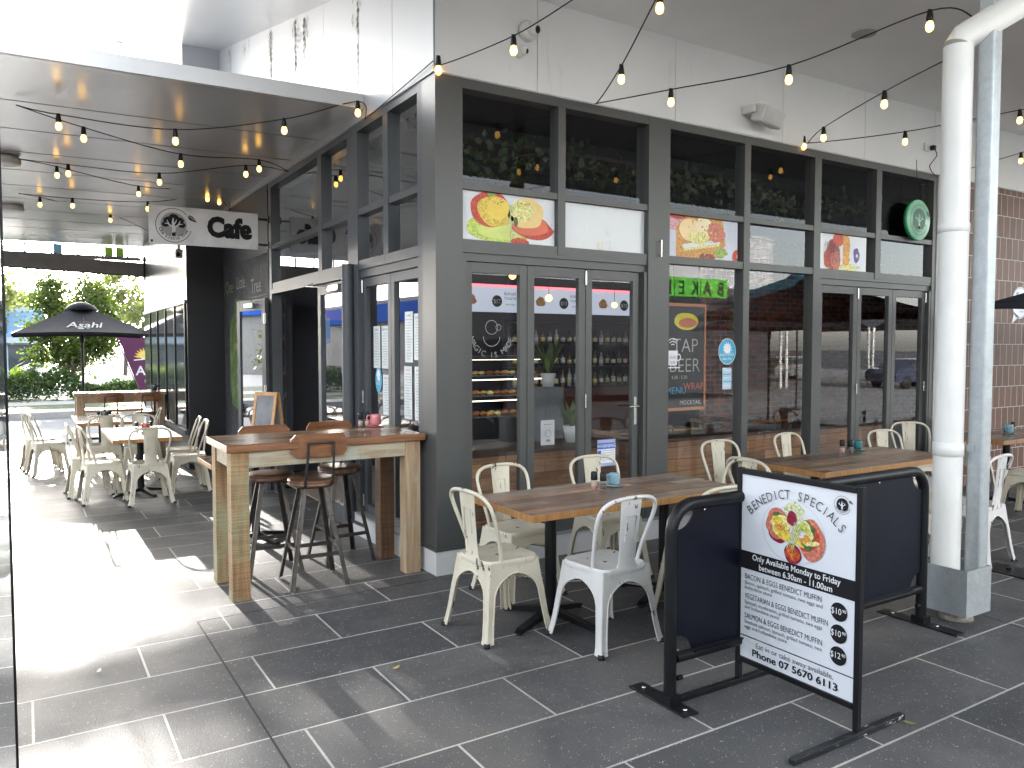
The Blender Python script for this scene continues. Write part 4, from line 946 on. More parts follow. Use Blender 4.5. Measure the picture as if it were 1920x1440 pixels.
f.text('Eat in or take away available.', PW / 2, Y_(.925), .036, DGINK, 4, 0, width=PW * .68); f.text('Phone 07 5670 6113', PW / 2, Y_(.975), .047, INK, 4, .022, width=PW * .75)
f.build('printed_lettering', bp)
# ================================================================== COLUMN AND DOWNPIPE
t = thing('steel_column', 'square galvanised steel column standing in a galvanised base box', 'column', (2.32, -2.47, 0))
mb = MB(); o_ = .135
mb.box((-o_, -o_, .055), (o_, -o_ + .004, .335), GALV); mb.box((-o_, o_ - .004, .055), (o_, o_, .335), GALV); mb.box((-o_, -o_ + .004, .055), (-o_ + .004, o_ - .004, .335), GALV); mb.box((o_ - .004, -o_ + .004, .055), (o_, o_ - .004, .335), GALV)
mb.box((-o_ + .004, -o_ + .004, .25), (o_ - .004, o_ - .004, .255), GALV); mb.build('base_box', t)
mb = MB(); mb.box((.022, -.123, .256), (.118, -.027, 4.28), GALV, bev=.012); mb.build('shaft', t)
mb = MB(); mb.lathe([(.05, 0), (.10, 0), (.09, .03), (.06, .055), (.001, .055)], (0, 0, 0), M('mortar_pad', (.33, .29, .25), .9, 0, .4, 30), 20); mb.build('grout_pad', t)
t = thing('downpipe', 'fat white plastic downpipe strapped to the galvanised column', 'pipe', (2.32, -2.47, 0))
pr_ = .082; pc = (-.05, .045)
mb = MB(); mb.tube([(pc[0], pc[1], .256), (pc[0], pc[1], 3.45)], pr_, PVC, 32); mb.build('pipe', t)
mb = MB(); mb.lathe([(pr_, .0), (pr_ + .005, .002), (pr_ + .005, .08), (pr_, .082)], (pc[0], pc[1], 1.0), PVC, 32); mb.build('pipe_socket', t); mb = MB(); mb.lathe([(pr_, .0), (pr_ + .005, .002), (pr_ + .005, .05), (pr_, .052)], (pc[0], pc[1], 2.35), PVC, 32); mb.build('pipe_socket', t)
mb = MB(); mb.tube([(pc[0] - .0, pc[1], 3.45), (pc[0] + .02, pc[1] - .01, 3.50), (pc[0] + .50, pc[1] - .62, 3.93)], pr_, PVC, 32); mb.build('elbow', t)
mb = MB(); mb.box((.015, -.075, 1.03), (.021, -.03, 1.07), GALV); mb.build('pipe_strap', t)
q = at(1905, 1082, Z=0)
mb = MB(); mb.box((-.10, -.25, .001), (.16, .25, .012), BLACK, bev=.003); mb.tube([(.03, .1, .012), (.03, .1, .03)], .02, BLACK, 10); mb.build('foot_plate', label='flat black metal foot plate on the paving at the right edge beyond the column', cat='plate', loc=(q.x + .08, q.y, 0))
mb = MB(); a = at(1846, 1155, Z=0); b_ = at(1935, 1184, Z=0); a.z = b_.z = -.002; mb.prism([a, b_, b_ + Vector((0, .009, 0)), a + Vector((0, .009, 0))], (0, 0, .0035), RUBBER); mb.build('paving_joint', label='short thin black joint in the paving right of the column base', cat='paving joint')
# ================================================================== CANOPY, AWNING, CLERESTORY
cn = thing('lane_canopy', 'pale steel sheet canopy roofing the lane beside the cafe', 'canopy')
mb = MB(); ZC = 3.66
mb.poly([(-.0, 1.37, ZC + .02), (-7, 1.37, ZC - .06), (-7, 12.0, ZC - .10), (-.0, 12.0, ZC - .02)], CANOPY); mb.build('ceiling_sheet', cn)
mb = MB(); mb.poly([(-.0, 1.37, ZC + .13), (-7, 1.37, ZC + .10), (-7, 12.0, ZC + .06), (-.0, 12.0, ZC + .09)], CANEDGE); mb.build('roof_sheet', cn)
mb = MB(); mb.prism([(-.014, 1.33, ZC + .02), (-7, 1.33, ZC - .065), (-7, 1.33, ZC + .04), (-.014, 1.33, ZC + .14)], (0, .036, 0), CANEDGE); mb.build('edge_flashing', cn)
mb = MB(); SEAM = M('seam', (.14, .14, .14), .5)
for y in [2.5 + .95 * k for k in range(10)]: mb.box((-7, y, ZC - .078), (-.001, y + .006, ZC - .074 + .078), SEAM) if False else mb.prism([(-.001, y, ZC + .019 - .0038 * (y - 1.37)), (-7, y, ZC - .061 - .0038 * (y - 1.37)), (-7, y + .007, ZC - .061 - .0038 * (y - 1.37)), (-.001, y + .007, ZC + .019 - .0038 * (y - 1.37))], (0, 0, -.002), SEAM)
mb.build('sheet_seams', cn)
for lab, (px, py) in (('round white ceiling light nearest under the lane canopy', (8, 306)), ('round white ceiling light farther back under the lane canopy', (22, 394))):
    q = at(px, py, Z=ZC - .1); MB().lathe([(.001, 0), (.13, 0), (.15, -.02), (.15, -.07), (.11, -.085), (.001, -.085)], (0, 0, 0), WPLAS, 32).build('ceiling_light', label=lab, cat='light', group='round canopy lights', loc=(q.x, q.y, ZC - .03))
# end frame: beam, coloured clerestory panels, roller blind box
mb = MB(); Yc = 12.1
for k in range(18): mb.box((-7.2 + k * .43, Yc - .02, 3.42), (-7.17 + k * .43, Yc + .02, 3.62), M('clerestory_bar', (.25, .26, .27)))
mb.box((-7.2, Yc - .05, 3.36), (-.5, Yc + .05, 3.425), M('clerestory_beam', (.16, .16, .17)))
cl = mb.build('clerestory_frame', label='thin steel beam with a row of small uprights under the far end of the canopy', cat='window frame')
for k, (m, j) in enumerate(((M('blue_panel', (.25, .50, .68), .3), 12.1), (M('green_panel', (.35, .62, .08), .3), 14.1), (M('green_panel', (.35, .62, .08), .3), 14.55))):
    MB().box((-7.2 + j * .43 - .0, Yc - .012, 3.43), (-7.2 + j * .43 + .14, Yc + .012, 3.61), m).build('coloured_panel', cl)
aw = thing('roller_awning', 'rolled grey blind box hanging across the street end of the lane', 'awning')
mb = MB(); a = Vector((-7, 11.6, 3.36)); b_ = Vector((-.53, 11.6, 3.15)); mb.prism([a + Vector((0, -.09, -.12)), a + Vector((0, .09, -.12)), a + Vector((0, .09, .12)), a + Vector((0, -.09, .12))], b_ - a, M('blind_box_grey', (.22, .21, .20), .5)); mb.build('blind_box', aw)
mb = MB(); mb.prism([a + Vector((0, -.03, -.14)), a + Vector((0, .03, -.14)), a + Vector((0, .03, -.118)), a + Vector((0, -.03, -.118))], b_ - a, BLACK); mb.build('bottom_bar', aw)
mb = MB(); mb.box((-.53, 11.45, 2.95), (-.505, 11.7, 3.4), BLACK); mb.build('end_bracket', aw)
# far-left frameless glass edge beside the camera
q1 = at(17, 900, Y=-2.75); q1.z = 0; d_ = (q1 - Vector((CAM.x, CAM.y, 0))); s_ = Vector((-d_.y, d_.x, 0)).normalized(); q0 = Vector((CAM.x, CAM.y, 0)) + s_ * .34 - d_ * .4
gt = thing('frameless_glass_wall', 'frameless shop glass with a thin black sealed edge at the far left', 'glass wall')
MB().poly([q0, q1, q1 + Vector((0, 0, 2.35)), q0 + Vector((0, 0, 2.35))], glass('side_glass', (.55, .6, .6), 1.6)).build('glass_sheet', gt)
MB().tube([q1, q1 + Vector((0, 0, 2.35))], .0035, BLACK, 6).build('seal', gt)
# ================================================================== CAFE SIGN
y0 = 4.45
t = thing('cafe_sign', 'white projecting sign with round tree logo and the word Cafe under the canopy', 'sign', (-.72, y0, 3.02))
MB().box((-.59, -.012, -.21), (.59, .012, .21), M('sign_board', (.64, .64, .65), .35), bev=.002).build('board', t)
f = Flat((0, -.0125, 0), (1, 0, 0), (0, 0, 1)); SB = M('sign_board', (.5, .5, .51))
f.tree_logo(-.335, .0, .19, INK, SB, GINK, 1)
f.text('Cafe', .27, -.085, .30, INK, 2, .06, width=.50)
for x, z in ((-.57, .19), (.57, .19), (.57, -.19), (.0, .17), (0, -.19)): f.blob(x, z, .006, .006, GINK, 2, 0, 10)
f.rect(-.575, -.195, -.55, -.17, INK, 1)
f.build('lettering', t)
mb = MB()
for z in (-.15, .15): mb.box((.59, -.01, z - .012), (.715, .01, z + .012), BLACK); mb.box((.70, -.03, z - .04), (.715, .03, z + .04), BLACK)
mb.build('bracket', t)
q = at(296, 470, Y=6.8); mb = MB(); mb.box((-.05, -.06, -.06), (.05, .06, .06), M('camera_grey', (.3, .3, .3)), bev=.012); mb.tube([(0, 0, .05), (.02, .1, .12)], .02, WPLAS, 8); mb.tube([(-.02, -.06, -.01), (-.02, -.08, -.02)], .03, BLACK, 12)
mb.build('security_camera', label='small grey security camera under the left end of the Cafe sign', cat='camera', loc=(-.62, 6.9, 2.98))
# ================================================================== FESTOON LIGHTS
def festoon(P0, P1, bulbs, label, extra=()):
    P0 = Vector(P0); P1 = Vector(P1); nrm = Vector((P1.y - P0.y, -(P1.x - P0.x), 0)); nrm.normalize()
    pts = [(0, P0)]; L = (P1 - P0).length; hang = []
    for px, py in bulbs:
        d = ray(px, py); tt = (P0 - CAM).dot(nrm) / d.dot(nrm); q = CAM + d * tt
        hang.append(q); pts.append(((q - P0).dot(P1 - P0) / L / L, q + Vector((0, 0, .095))))
    pts.append((1, P1)); pts.sort(key=lambda a: a[0])
    path = [q for _, q in pts]
    # drop near duplicates
    pp = [path[0]]
    for q in path[1:]:
        if (q - pp[-1]).length > .04: pp.append(q)
    t = thing('festoon_string', label, 'string lights', P0, 0, 'strings of warm bulbs')
    o = Vector(P0); MB().tube([v - o for v in spline(pp, 8)], .0045, BLACK, 6).build('cable', t)
    for q in hang:
        q = q - o
        mb = MB(); mb.lathe([(.001, .03), (.019, .03), (.021, .05), (.016, .085), (.014, .1), (.001, .104)], q, BLACK, 12); mb.tube([q + Vector((-.014, 0, .098)), q + Vector((.014, 0, .098))], .006, BLACK, 6); s_ = mb.build('socket', t)
        MB().lathe([(.001, -.031), (.011, -.029), (.019, -.021), (.0235, -.007), (.0235, .006), (.020, .019), (.015, .031), (.001, .034)], q, BULB, 14).build('bulb', s_)
    return t
K0 = (.02, -.03, 3.64); K1 = (1.41, -.03, 3.60); K2 = (4.0, -.03, 3.64); K3 = (6.35, -.03, 3.58); COL = (2.30, -2.5, 3.60); COLb = (2.30, -2.45, 3.43)
def end(px, py, z): q = at(px, py, Z=z); return (q.x, q.y, q.z)
festoon(K0, end(1085, -8, 3.8), [(822, 132), (963, 95)], 'festoon string from the cafe corner passing in front of the white dome cameras')
festoon(K1, end(1245, -25, 3.7), [(1111, 196), (1165, 149), (1237, 16)], 'festoon string rising steeply from the first window mullion to the top of the picture')
festoon(K1, COL, [(1258, 192), (1479, 150), (1743, 50)], 'festoon string running from the first window mullion to the top of the downpipe')
festoon(K2, COLb, [(1544, 259), (1658, 196)], 'festoon string running from above the windows down to the downpipe past the speaker')
q = at(1922, 222, Y=-1.4); festoon(K2, tuple(q + Vector((.4, -.35, .16))), [(1507, 275), (1697, 266), (1912, 226)], 'festoon string passing behind the downpipe towards the right edge')
q = at(1925, 296, Y=-.5); festoon(K3, tuple(q + Vector((.8, -.1, .3))), [(1914, 302)], 'festoon string along the tiled wall from the power socket')
ZL = 3.60
def LL(px, py): q = at(px, py, Z=ZL); return (q.x, q.y, q.z)
h1, h2, h3 = LL(30, 197), LL(35, 298), LL(35, 363); w1 = (-.03, 3.5, 3.56); w2 = (-.03, 6.3, 3.56); w0 = (-.03, 1.25, 3.57)
festoon(h1, w0, [(110, 237), (329, 265), (533, 245), (671, 212)], 'front festoon string under the canopy ending at its front edge')
festoon(h1, w1, [(157, 260), (339, 308), (486, 317)], 'second festoon string under the canopy sharing its hook with the front one')
festoon(h2, w1, [(128, 326), (299, 342), (461, 327)], 'third festoon string under the canopy')
festoon(h2, w2, [(107, 329), (260, 364), (389, 374)], 'fourth festoon string under the canopy ending above the Cafe sign')
festoon(h3, w2, [(136, 386), (277, 392), (411, 380)], 'fifth festoon string under the canopy passing behind the Cafe sign')
festoon(h3, (-.55, 9.2, 3.5), [(75, 384), (207, 413)], 'farthest festoon string under the canopy')
mb = MB(); mb.tube([Vector(w0), Vector(K0) + Vector((-.05, 0, .02))], .0045, BLACK, 6); mb.build('festoon_lead', label='black cable running along the side wall from the canopy to the cafe corner', cat='cable')
# ================================================================== WALL FITTINGS
t = thing('dome_camera', 'upper larger white dome security camera on the wall above the windows', 'camera', (.76, -.02, 4.03), 0, 'dome security cameras')
Ry = Matrix.Rotation(PI / 2, 3, 'X')
MB().lathe([(.001, 0), (.075, 0), (.075, .03), (.06, .05), (.001, .05)], (0, 0, 0), WPLAS, 24, Ry).build('housing', t); MB().ball((.02, -.055, -.0), .052, WPLAS, 16).build('eyeball', t); MB().ball((.03, -.078, -.005), .034, BLACK, 14).build('lens', t)
dup(t, (.68, -.02, 3.87), .4, 'lower smaller white dome security camera just above the first window', 'dome security cameras').scale = (.7, .7, .7)
t = thing('wall_speaker', 'white bracket speaker on the upper wall above the middle windows', 'speaker', (3.3, -.02, 3.80))
R = Matrix.Rotation(math.radians(18), 3, 'X') @ Matrix.Rotation(math.radians(8), 3, 'Y')
mb = MB(); mb.box((-.15, -.20, -.08), (.15, -.06, .08), WPLAS, R=R, bev=.02); mb.build('cabinet', t)
mb = MB(); mb.box((-.13, -.206, -.065), (.13, -.199, .065), M('speaker_grille', (.55, .55, .53), .7), R=R, bev=.003); mb.build('grille', t)
mb = MB(); mb.box((-.2, -.1, .0), (.2, -.02, .03), WPLAS); mb.box((-.21, -.13, -.03), (-.16, -.0, .04), WPLAS, bev=.01); mb.build('bracket', t)
t = thing('power_socket', 'white power socket with a dangling black plug cable above the last window', 'socket', (6.07, -.02, 3.87))
MB().box((-.09, -.012, -.045), (.05, 0, .045), WPLAS, bev=.003).build('plate', t); mb = MB(); mb.box((.0, -.06, -.03), (.05, -.012, .02), BLACK, bev=.006); mb.tube(spline([(.03, -.05, -.02), (.08, -.05, -.08), (.0, -.04, -.17), (-.02, -.03, -.22), (.1, -.02, -.29), (.3, -.02, -.27)], 6), .005, BLACK, 6); mb.build('plug_cable', t)
q = at(1620, 64, Z=4.285); MB().lathe([(.001, 0), (.1, 0), (.1, -.006), (.08, -.012), (.06, -.004), (.001, -.004)], (0, 0, 0), M('vent_ring', (.4, .39, .37)), 28).build('ceiling_vent', label='small round vent in the soffit left of the downpipe', cat='vent', loc=(q.x, q.y, 4.288))
d = ray(217, 77); tt = (4.40 + .22 * CAM.y - CAM.z) / (d.z - .22 * d.y); q = CAM + tt * d
MB().lathe([(.001, 0), (.09, 0), (.09, -.01), (.001, -.012)], (0, 0, 0), M('downlight_lens', (.85, .85, .85), .2), 24).build('downlight', label='small recessed downlight in the bright raked soffit at upper left', cat='light', loc=(q.x, q.y, q.z - .008))
mb = MB(); mb.tube([(0, -.03, 0), (0, -.03, .14)], .006, CHROME, 6); mb.tube([(0, 0, .01), (0, -.03, .01)], .006, CHROME, 6); mb.tube([(0, 0, .13), (0, -.03, .13)], .006, CHROME, 6)
mb.build('cable_hook', label='tiny metal hook bar on the wide window post beside the toast poster', cat='hook', loc=(2.12, -.001, 2.43))
# ================================================================== POSTERS AND STICKERS ON THE GLASS
def poster(u0, u1, z0, z1, lab, paint, d=.050, name='food_poster', cat='poster', base=None, zoom=1.16):
    t = Flat((u0, d, z0), (1, 0, 0), (0, 0, 1)); W_, H_ = u1 - u0, z1 - z0; t.clip = (0, 0, W_, H_); t.z_ = (W_ * .5, H_ * .45, zoom)
    MBp = MB(); MBp.box((u0, d, z0), (u1, d + .004, z1), base or M('poster_white', (.70, .72, .73), .3, 0, .03, 3))
    o = MBp.build(name, label=lab, cat=cat); paint(t, W_, H_); t.build('print', o); return o
def speck(f, x, y, sx, sy, n, cols, l, r=.006):
    for k in range(n): f.blob(x + random.gauss(0, sx), y + random.gauss(0, sy), r * random.uniform(.4, 1.4), r * random.uniform(.4, 1.2), random.choice(cols), l + k * .01, .3, 8)
def p1(f, W_, H_):
    def cl(p_): return p_
    f.blob(W_ * .5, H_ * .52, W_ * .47, H_ * .47, PLATE, 0); 
    f.blob(W_ * .42, H_ * .30, W_ * .30, H_ * .25, LIME, 1, .05); f.blob(W_ * .45, H_ * .26, W_ * .22, H_ * .16, M('print_lime_light', (.62, .70, .2)), 1.5, .1)
    f.blob(W_ * .33, H_ * .64, W_ * .18, H_ * .32, RED, 2, .06); f.blob(W_ * .72, H_ * .36, W_ * .20, H_ * .2, RED, 2.1, .08); f.blob(W_ * .7, H_ * .4, W_ * .18, H_ * .17, M('print_salmon', (.68, .16, .09)), 2.4, .1)
    f.blob(W_ * .38, H_ * .60, W_ * .17, H_ * .26, YOLK, 3, .09); f.blob(W_ * .40, H_ * .66, W_ * .10, H_ * .2, M('print_yellow', (.85, .62, .10)), 3.6, .03)
    f.blob(W_ * .66, H_ * .62, W_ * .17, H_ * .27, M('print_pale_yolk', (.85, .62, .25)), 3, .09); f.blob(W_ * .62, H_ * .66, W_ * .11, H_ * .2, PALEY, 3.6, .05)
    for k in range(12): f.line([(W_ * (.5 + .006 * k), H_ * .75), (W_ * (.52 - .004 * k), H_ * .4), (W_ * (.5 + .012 * k), H_ * .08)], .004, (PALEY, GRN, SPR)[k % 3], 5 + k * .05)
    f.blob(W_ * .56, H_ * .45, W_ * .02, H_ * .09, DGRN, 6); f.blob(W_ * .6, H_ * .1, W_ * .08, H_ * .07, RED, 6, .1); f.blob(W_ * .05, H_ * .43, W_ * .03, H_ * .07, PINK, 3); f.blob(W_ * .34, H_ * .92, W_ * .04, H_ * .06, GRN, 6)
    speck(f, W_ * .4, H_ * .78, .03, .01, 26, (BACON, DGRN), 7, .004); speck(f, W_ * .64, H_ * .78, .03, .012, 26, (BACON, ORG), 7.3, .004); speck(f, W_ * .92, H_ * .4, .02, .07, 16, (GINK, DGRN), 7.6, .004)
poster(.225, 1.065, 2.452, 2.813, 'window poster of poached eggs on tomato and avocado, leftmost of the posters', p1)
def p2(f, W_, H_):
    f.line([(W_ * .2, H_ * .05), (W_ * .3, H_ * .35), (W_ * .33, H_ * .6)], .003, M('faint_print', (.62, .63, .62)), 1)
    f.rect(W_ * .48, 0, W_ * .58, H_ * .26, M('faint_print2', (.76, .77, .77)), 1); f.blob(W_ * .53, H_ * .40, .014, .022, M('faint_print3', (.8, .8, .8)), 1); f.rect(W_ * .42, H_ * .08, W_ * .47, H_ * .22, M('faint_yellow', (.74, .72, .6)), 1)
poster(1.145, 1.995, 2.452, 2.813, 'faint poster panel with a painted white wall reflection between the egg poster and the wide post', p2, base=M('reflection_panel', (.56, .585, .60), .2, 0, .03, 2))  # pale base colour paints in the mirrored white wall; only the marks are print
def p3(f, W_, H_):
    f.rect(0, 0, W_, H_, M('print_backdrop', (.62, .64, .72)), 0); f.blob(W_ * .18, H_ * .8, W_ * .17, H_ * .19, PINK, .5); f.blob(W_ * .2, H_ * .92, W_ * .1, H_ * .07, RED, .8); f.poly([(W_ * .0, H_ * .0), (W_ * .12, 0), (W_ * .05, H_ * .4), (0, H_ * .5)], PLATE, 1)
    f.poly([(W_ * .18, H_ * .02), (W_ * .64, H_ * .06), (W_ * .78, H_ * .4), (W_ * .74, H_ * .93), (W_ * .3, H_ * .97), (W_ * .18, H_ * .7)], CRUST, 2)
    f.poly([(W_ * .24, H_ * .32), (W_ * .28, H_ * .2), (W_ * .7, H_ * .36), (W_ * .72, H_ * .52)], PALEY, 3); f.poly([(W_ * .26, H_ * .34), (W_ * .29, H_ * .26), (W_ * .7, H_ * .42), (W_ * .71, H_ * .5)], PLATE, 3.3)
    f.blob(W_ * .34, H_ * .66, W_ * .12, H_ * .24, M('print_cheese', (.86, .66, .36)), 4, .1); f.blob(W_ * .52, H_ * .72, W_ * .12, H_ * .22, M('print_cream', (.88, .76, .5)), 4.3, .12); f.blob(W_ * .66, H_ * .64, W_ * .1, H_ * .22, HAM, 4.5, .15); f.blob(W_ * .45, H_ * .5, W_ * .14, H_ * .12, PALEY, 4.7, .2)
    f.blob(W_ * .55, H_ * .1, W_ * .09, H_ * .09, BACON, 5, .1); f.blob(W_ * .72, H_ * .22, W_ * .09, H_ * .1, GRN, 5, .2); f.blob(W_ * .93, H_ * .16, W_ * .065, H_ * .16, RED, 6); f.blob(W_ * .94, H_ * .18, W_ * .02, H_ * .06, M('print_highlight', (.85, .6, .55)), 7)
    speck(f, W_ * .55, H_ * .1, .03, .012, 20, (PALEY, MAG), 7, .004); speck(f, W_ * .52, H_ * .66, .09, .05, 40, (HAM, PALEY, ORG), 6, .008)
poster(2.245, 3.13, 2.452, 2.813, 'window poster of a thick cheese toast with cherry tomato, second food poster', p3)
def p4(f, W_, H_):
    f.blob(W_ * .5, H_ * .45, W_ * .36, H_ * .6, PLATE2, 0) if False else None
    f.blob(W_ * .52, H_ * .48, W_ * .34, H_ * .46, PLATE, 0)
    for (x, y, rx, ry, m, l) in ((.33, .42, .12, .36, BACON, 2), (.26, .3, .08, .22, RED, 2.5), (.38, .3, .1, .22, HAM, 3), (.33, .62, .05, .18, MAG, 3.5), (.44, .8, .1, .16, RED, 4), (.57, .62, .07, .32, ORG, 4.5), (.57, .3, .06, .12, ORG, 5), (.75, .46, .06, .17, PURP, 6), (.76, .44, .02, .05, PALEY, 7), (.6, .15, .14, .1, PALEY, 3), (.78, .16, .06, .04, SPR, 3)):
        f.blob(W_ * x, H_ * y, W_ * rx, H_ * ry, m, l, .13, 36)
    speck(f, W_ * .33, H_ * .4, .05, .07, 60, (BACON, MAG, ORG, RED, CRUST), 8, .008)
    for k in range(8): f.line([(W_ * (.2 + .03 * k), H_ * (.75 - .02 * k)), (W_ * (.25 + .03 * k), H_ * .15)], .004, (BACON, MAG)[k % 2], 9)
poster(4.275, 5.08, 2.452, 2.813, 'window poster of glazed bacon and a violet flower on a white plate, third food poster', p4)
# round green hanging logo sign
t = thing('round_logo_sign', 'thick round green tree logo sign hanging inside the last upper window', 'sign', at(1719, 413, Y=-.04))
Rx = Matrix.Rotation(PI / 2, 3, 'X')
MB().lathe([(.001, -.025), (.212, -.025), (.218, -.02), (.218, .02), (.212, .025), (.001, .025)], (0, 0, 0), M('mint_disc', (.27, .55, .38), .3), 56, Rx).build('disc', t)
MB().lathe([(.2195, -.019), (.22, -.019), (.22, .019), (.2195, .019)], (0, 0, 0), M('mint_edge', (.05, .42, .17), .3), 56, Rx).build('rim', t)
f = Flat((0, -.026, 0), (1, 0, 0), (0, 0, 1)); DG = M('logo_dark_green', (.02, .10, .06), .4); f.tree_logo(0, 0, .165, DG, M('mint_disc', (.3, .5, .4)), DG, 1); f.build('lettering', t)
mb = MB(); mb.tube([(0, .0, .215), (0, .02, .66)], .003, BLACK, 4); mb.build('hanger', t)
# stickers
def sticker(u, z, r, lab, paint, name='sticker', side='R', d=.068):
    O = (u, d, z) if side == 'R' else (d, u, z); f = Flat(O, (1, 0, 0) if side == 'R' else (0, -1, 0), (0, 0, 1)); paint(f, r); return f.build(name, label=lab, cat='sticker')
SKY = M('sticker_blue', (.03, .36, .56), .3); SBL = M('warning_blue', (.04, .13, .50), .3); STW = M('sticker_white', (.74, .75, .76), .35)
def st1(f, r):
    f.blob(0, 0, r, r * 1.06, STW, 0, 0, 40); f.blob(0, 0, r * .95, r * 1.0, SKY, 1, 0, 40); pts = []
    for k in range(24): a = PI * k / 12; rr = r * (.55 if k % 2 else .34); pts.append((rr * math.cos(a), r * .25 + rr * math.sin(a)))
    f.poly(pts, STW, 2); f.text('GOLD COAST', 0, -r * .35, r * .26, STW, 3, .02); f.text('HEALTHY', 0, -r * .68, r * .26, STW, 3, .02)
sticker(3.02, 1.62, .115, 'round blue and white sun sticker on the large window left of its mullion', st1, d=.055)
def st2(f, r):
    f.rect(-.06, -.1, .06, .1, M('sticker_pale_blue', (.45, .6, .72)), 0)
    for k in range(5): f.rect(-.05, .07 - k * .035, .05, .08 - k * .035, M('sticker_blue', (0, 0, 0)) if k % 2 else STW, 1)
sticker(3.02, 1.37, .1, 'small pale blue rectangular sticker under the round sun sticker', st2, d=.055)
def st3(f, r):
    f.z_ = (0, 0, .56)
    f.rect(-.17, -.2, .17, .2, STW, 0); f.rect(-.17, .06, .17, .15, SBL, 1); f.text('WARNING', 0, .08, .075, STW, 2, .01)
    for k in range(17):
        for j in range(3): 
            if (k + j) % 2: f.rect(-.17 + k * .02, .15 + j * .0166, -.15 + k * .02, .1666 + j * .0166, SBL, 1); f.rect(-.17 + k * .02, -.2 + j * .0166, -.15 + k * .02, -.1834 + j * .0166, SBL, 1)
    f.rect(-.165, -.1, -.1, .04, SBL, 1)
    for k in range(5): f.rect(-.08, .03 - k * .035, .15, .037 - k * .035, GINK, 1)
q = at(1137, 849, Y=.066); sticker(q.x, q.z, .1, 'blue and white WARNING notice stuck low on the glass door', st3)
def st4(f, r):
    f.poly([(-.05, -.1), (.05, -.1), (.06, .03), (-.06, .03)], STW, 0); f.ring(.065, -.03, .022, .033, STW, 1); f.rect(-.09, -.125, .09, -.115, STW, 0)
    for rr in (.03, .055, .08): f.ring(0, .06, rr - .008, rr, STW, 1, math.radians(45), math.radians(135))
    f.text('WIFI', 0, -.045, .04, GINK, 2, .01); f.text('FREE', 0, -.085, .03, GINK, 2, .01)
sticker(2.34, 1.60, .1, 'white coffee cup wifi sticker at the left edge of the large window', st4, d=.055)
for k, (u, z, h) in enumerate(((1.28, 1.66, .36), (1.10, 1.66, .36), (.62, 1.74, .4), (.45, 1.74, .36), (1.08, 1.26, .34), (.64, 1.30, .42), (.44, 1.30, .42))):
    lab = ('upper menu sheet nearest the entry on the side doors', 'upper menu sheet second from the entry on the side doors', 'upper menu sheet left of two on the corner side door', 'upper menu sheet nearest the cafe corner on the side door', 'lower menu sheet beside the oval blue sticker', 'lower menu sheet left of two on the corner side door', 'lower menu sheet nearest the cafe corner on the side door')[k]
    f = Flat((.070, u, z), (0, -1, 0), (0, 0, 1)); f.rect(-.075, -h / 2, .075, h / 2, M('sun_bleached_paper', (.55, .60, .60), .5), 0); rr = random.Random(k)
    f.text(('MENU', 'BREAKFAST', 'OPEN', 'LUNCH', 'DRINKS', 'MENU', 'SPECIALS')[k], 0, h / 2 - .04, .026, RED if k in (4, 5, 6) else INK, 1, .0)
    for j in range(int(h / .022) - 3): f.rect(-.06 * rr.uniform(.5, 1), h / 2 - .06 - j * .022, .06 * rr.uniform(.4, 1), h / 2 - .066 - j * .022, GINK, 1)
    f.build('menu_sheet', label=lab, cat='paper', group='menu sheets taped to the side doors')
def st5(f, r):
    f.blob(0, 0, .07, .11, SKY, 0, 0, 30); f.blob(0, .04, .04, .04, STW, 1, .3, 30); f.text('GOLD', 0, -.04, .03, STW, 2)
sticker(1.25, 1.38, .1, 'oval blue sun sticker on the side folding door near the entry', st5, side='L', d=.070)
def chalkart(f):
    f.arctext('MACCAS MAGIC'[7:] + ' IS MADE', 0, 0, .2, math.radians(200), math.radians(340), .06, M('chalk_faint', (.3, .3, .28)), 1, 0, True); f.ring(0, .03, .05, .055, M('chalk_faint', (.3,) * 3), 1); f.ring(.06, .03, .02, .025, M('chalk_faint', (.3,) * 3), 1); f.ring(0, -.04, .07, .075, M('chalk_faint', (.3,) * 3), 1, PI, 2 * PI)
f = Flat((.50, .068, 1.78), (1, 0, 0), (0, 0, 1)); chalkart(f); f.build('glass_lettering', label='faint curved chalk lettering round a cup on the first glass door', cat='lettering')
# signs on the tiled wall
f = Flat((8.20, -.003, 2.22), (1, 0, 0), (0, 0, 1)); f.blob(0, 0, .2, .2, STW, 0, 0, 40); f.poly([(-.14, -.12), (-.2, -.27), (-.02, -.18)], STW, 0); f.ring(0, 0, .185, .192, SBL, 1); f.rect(-.19, -.05, .19, .03, SBL, 2); f.rect(-.1, .05, -.03, .13, SBL, 2); f.text('f', -.06, .06, .09, STW, 3, .01); f.text('find us on', .07, .1, .035, SBL, 3); f.text('Facebook', .07, .055, .045, SBL, 3, .005); f.text('like our page', 0, -.02, .045, STW, 3); f.text('check in', .06, -.12, .04, SBL, 3)
f.build('page_sign', label='white speech bubble shaped sticker with a blue band on the brown tiles', cat='sticker')
f = Flat((8.42, -.003, 1.72), (1, 0, 0), (0, 0, 1)); f.rect(-.09, -.17, .09, .17, M('cream_sign', (.72, .68, .55)), 0); f.ring(0, .05, .055, .072, RED, 2); f.line([(-.045, .095), (.045, .005)], .014, RED, 3); f.rect(-.04, .045, .03, .055, INK, 1.5); f.rect(-.08, -.12, .08, -.07, GRN, 1); f.text('NO SMOKING', 0, -.11, .027, STW, 2)
f.build('no_smoking_sign', label='small cream no smoking sign with red ring on the brown tiles', cat='sign')
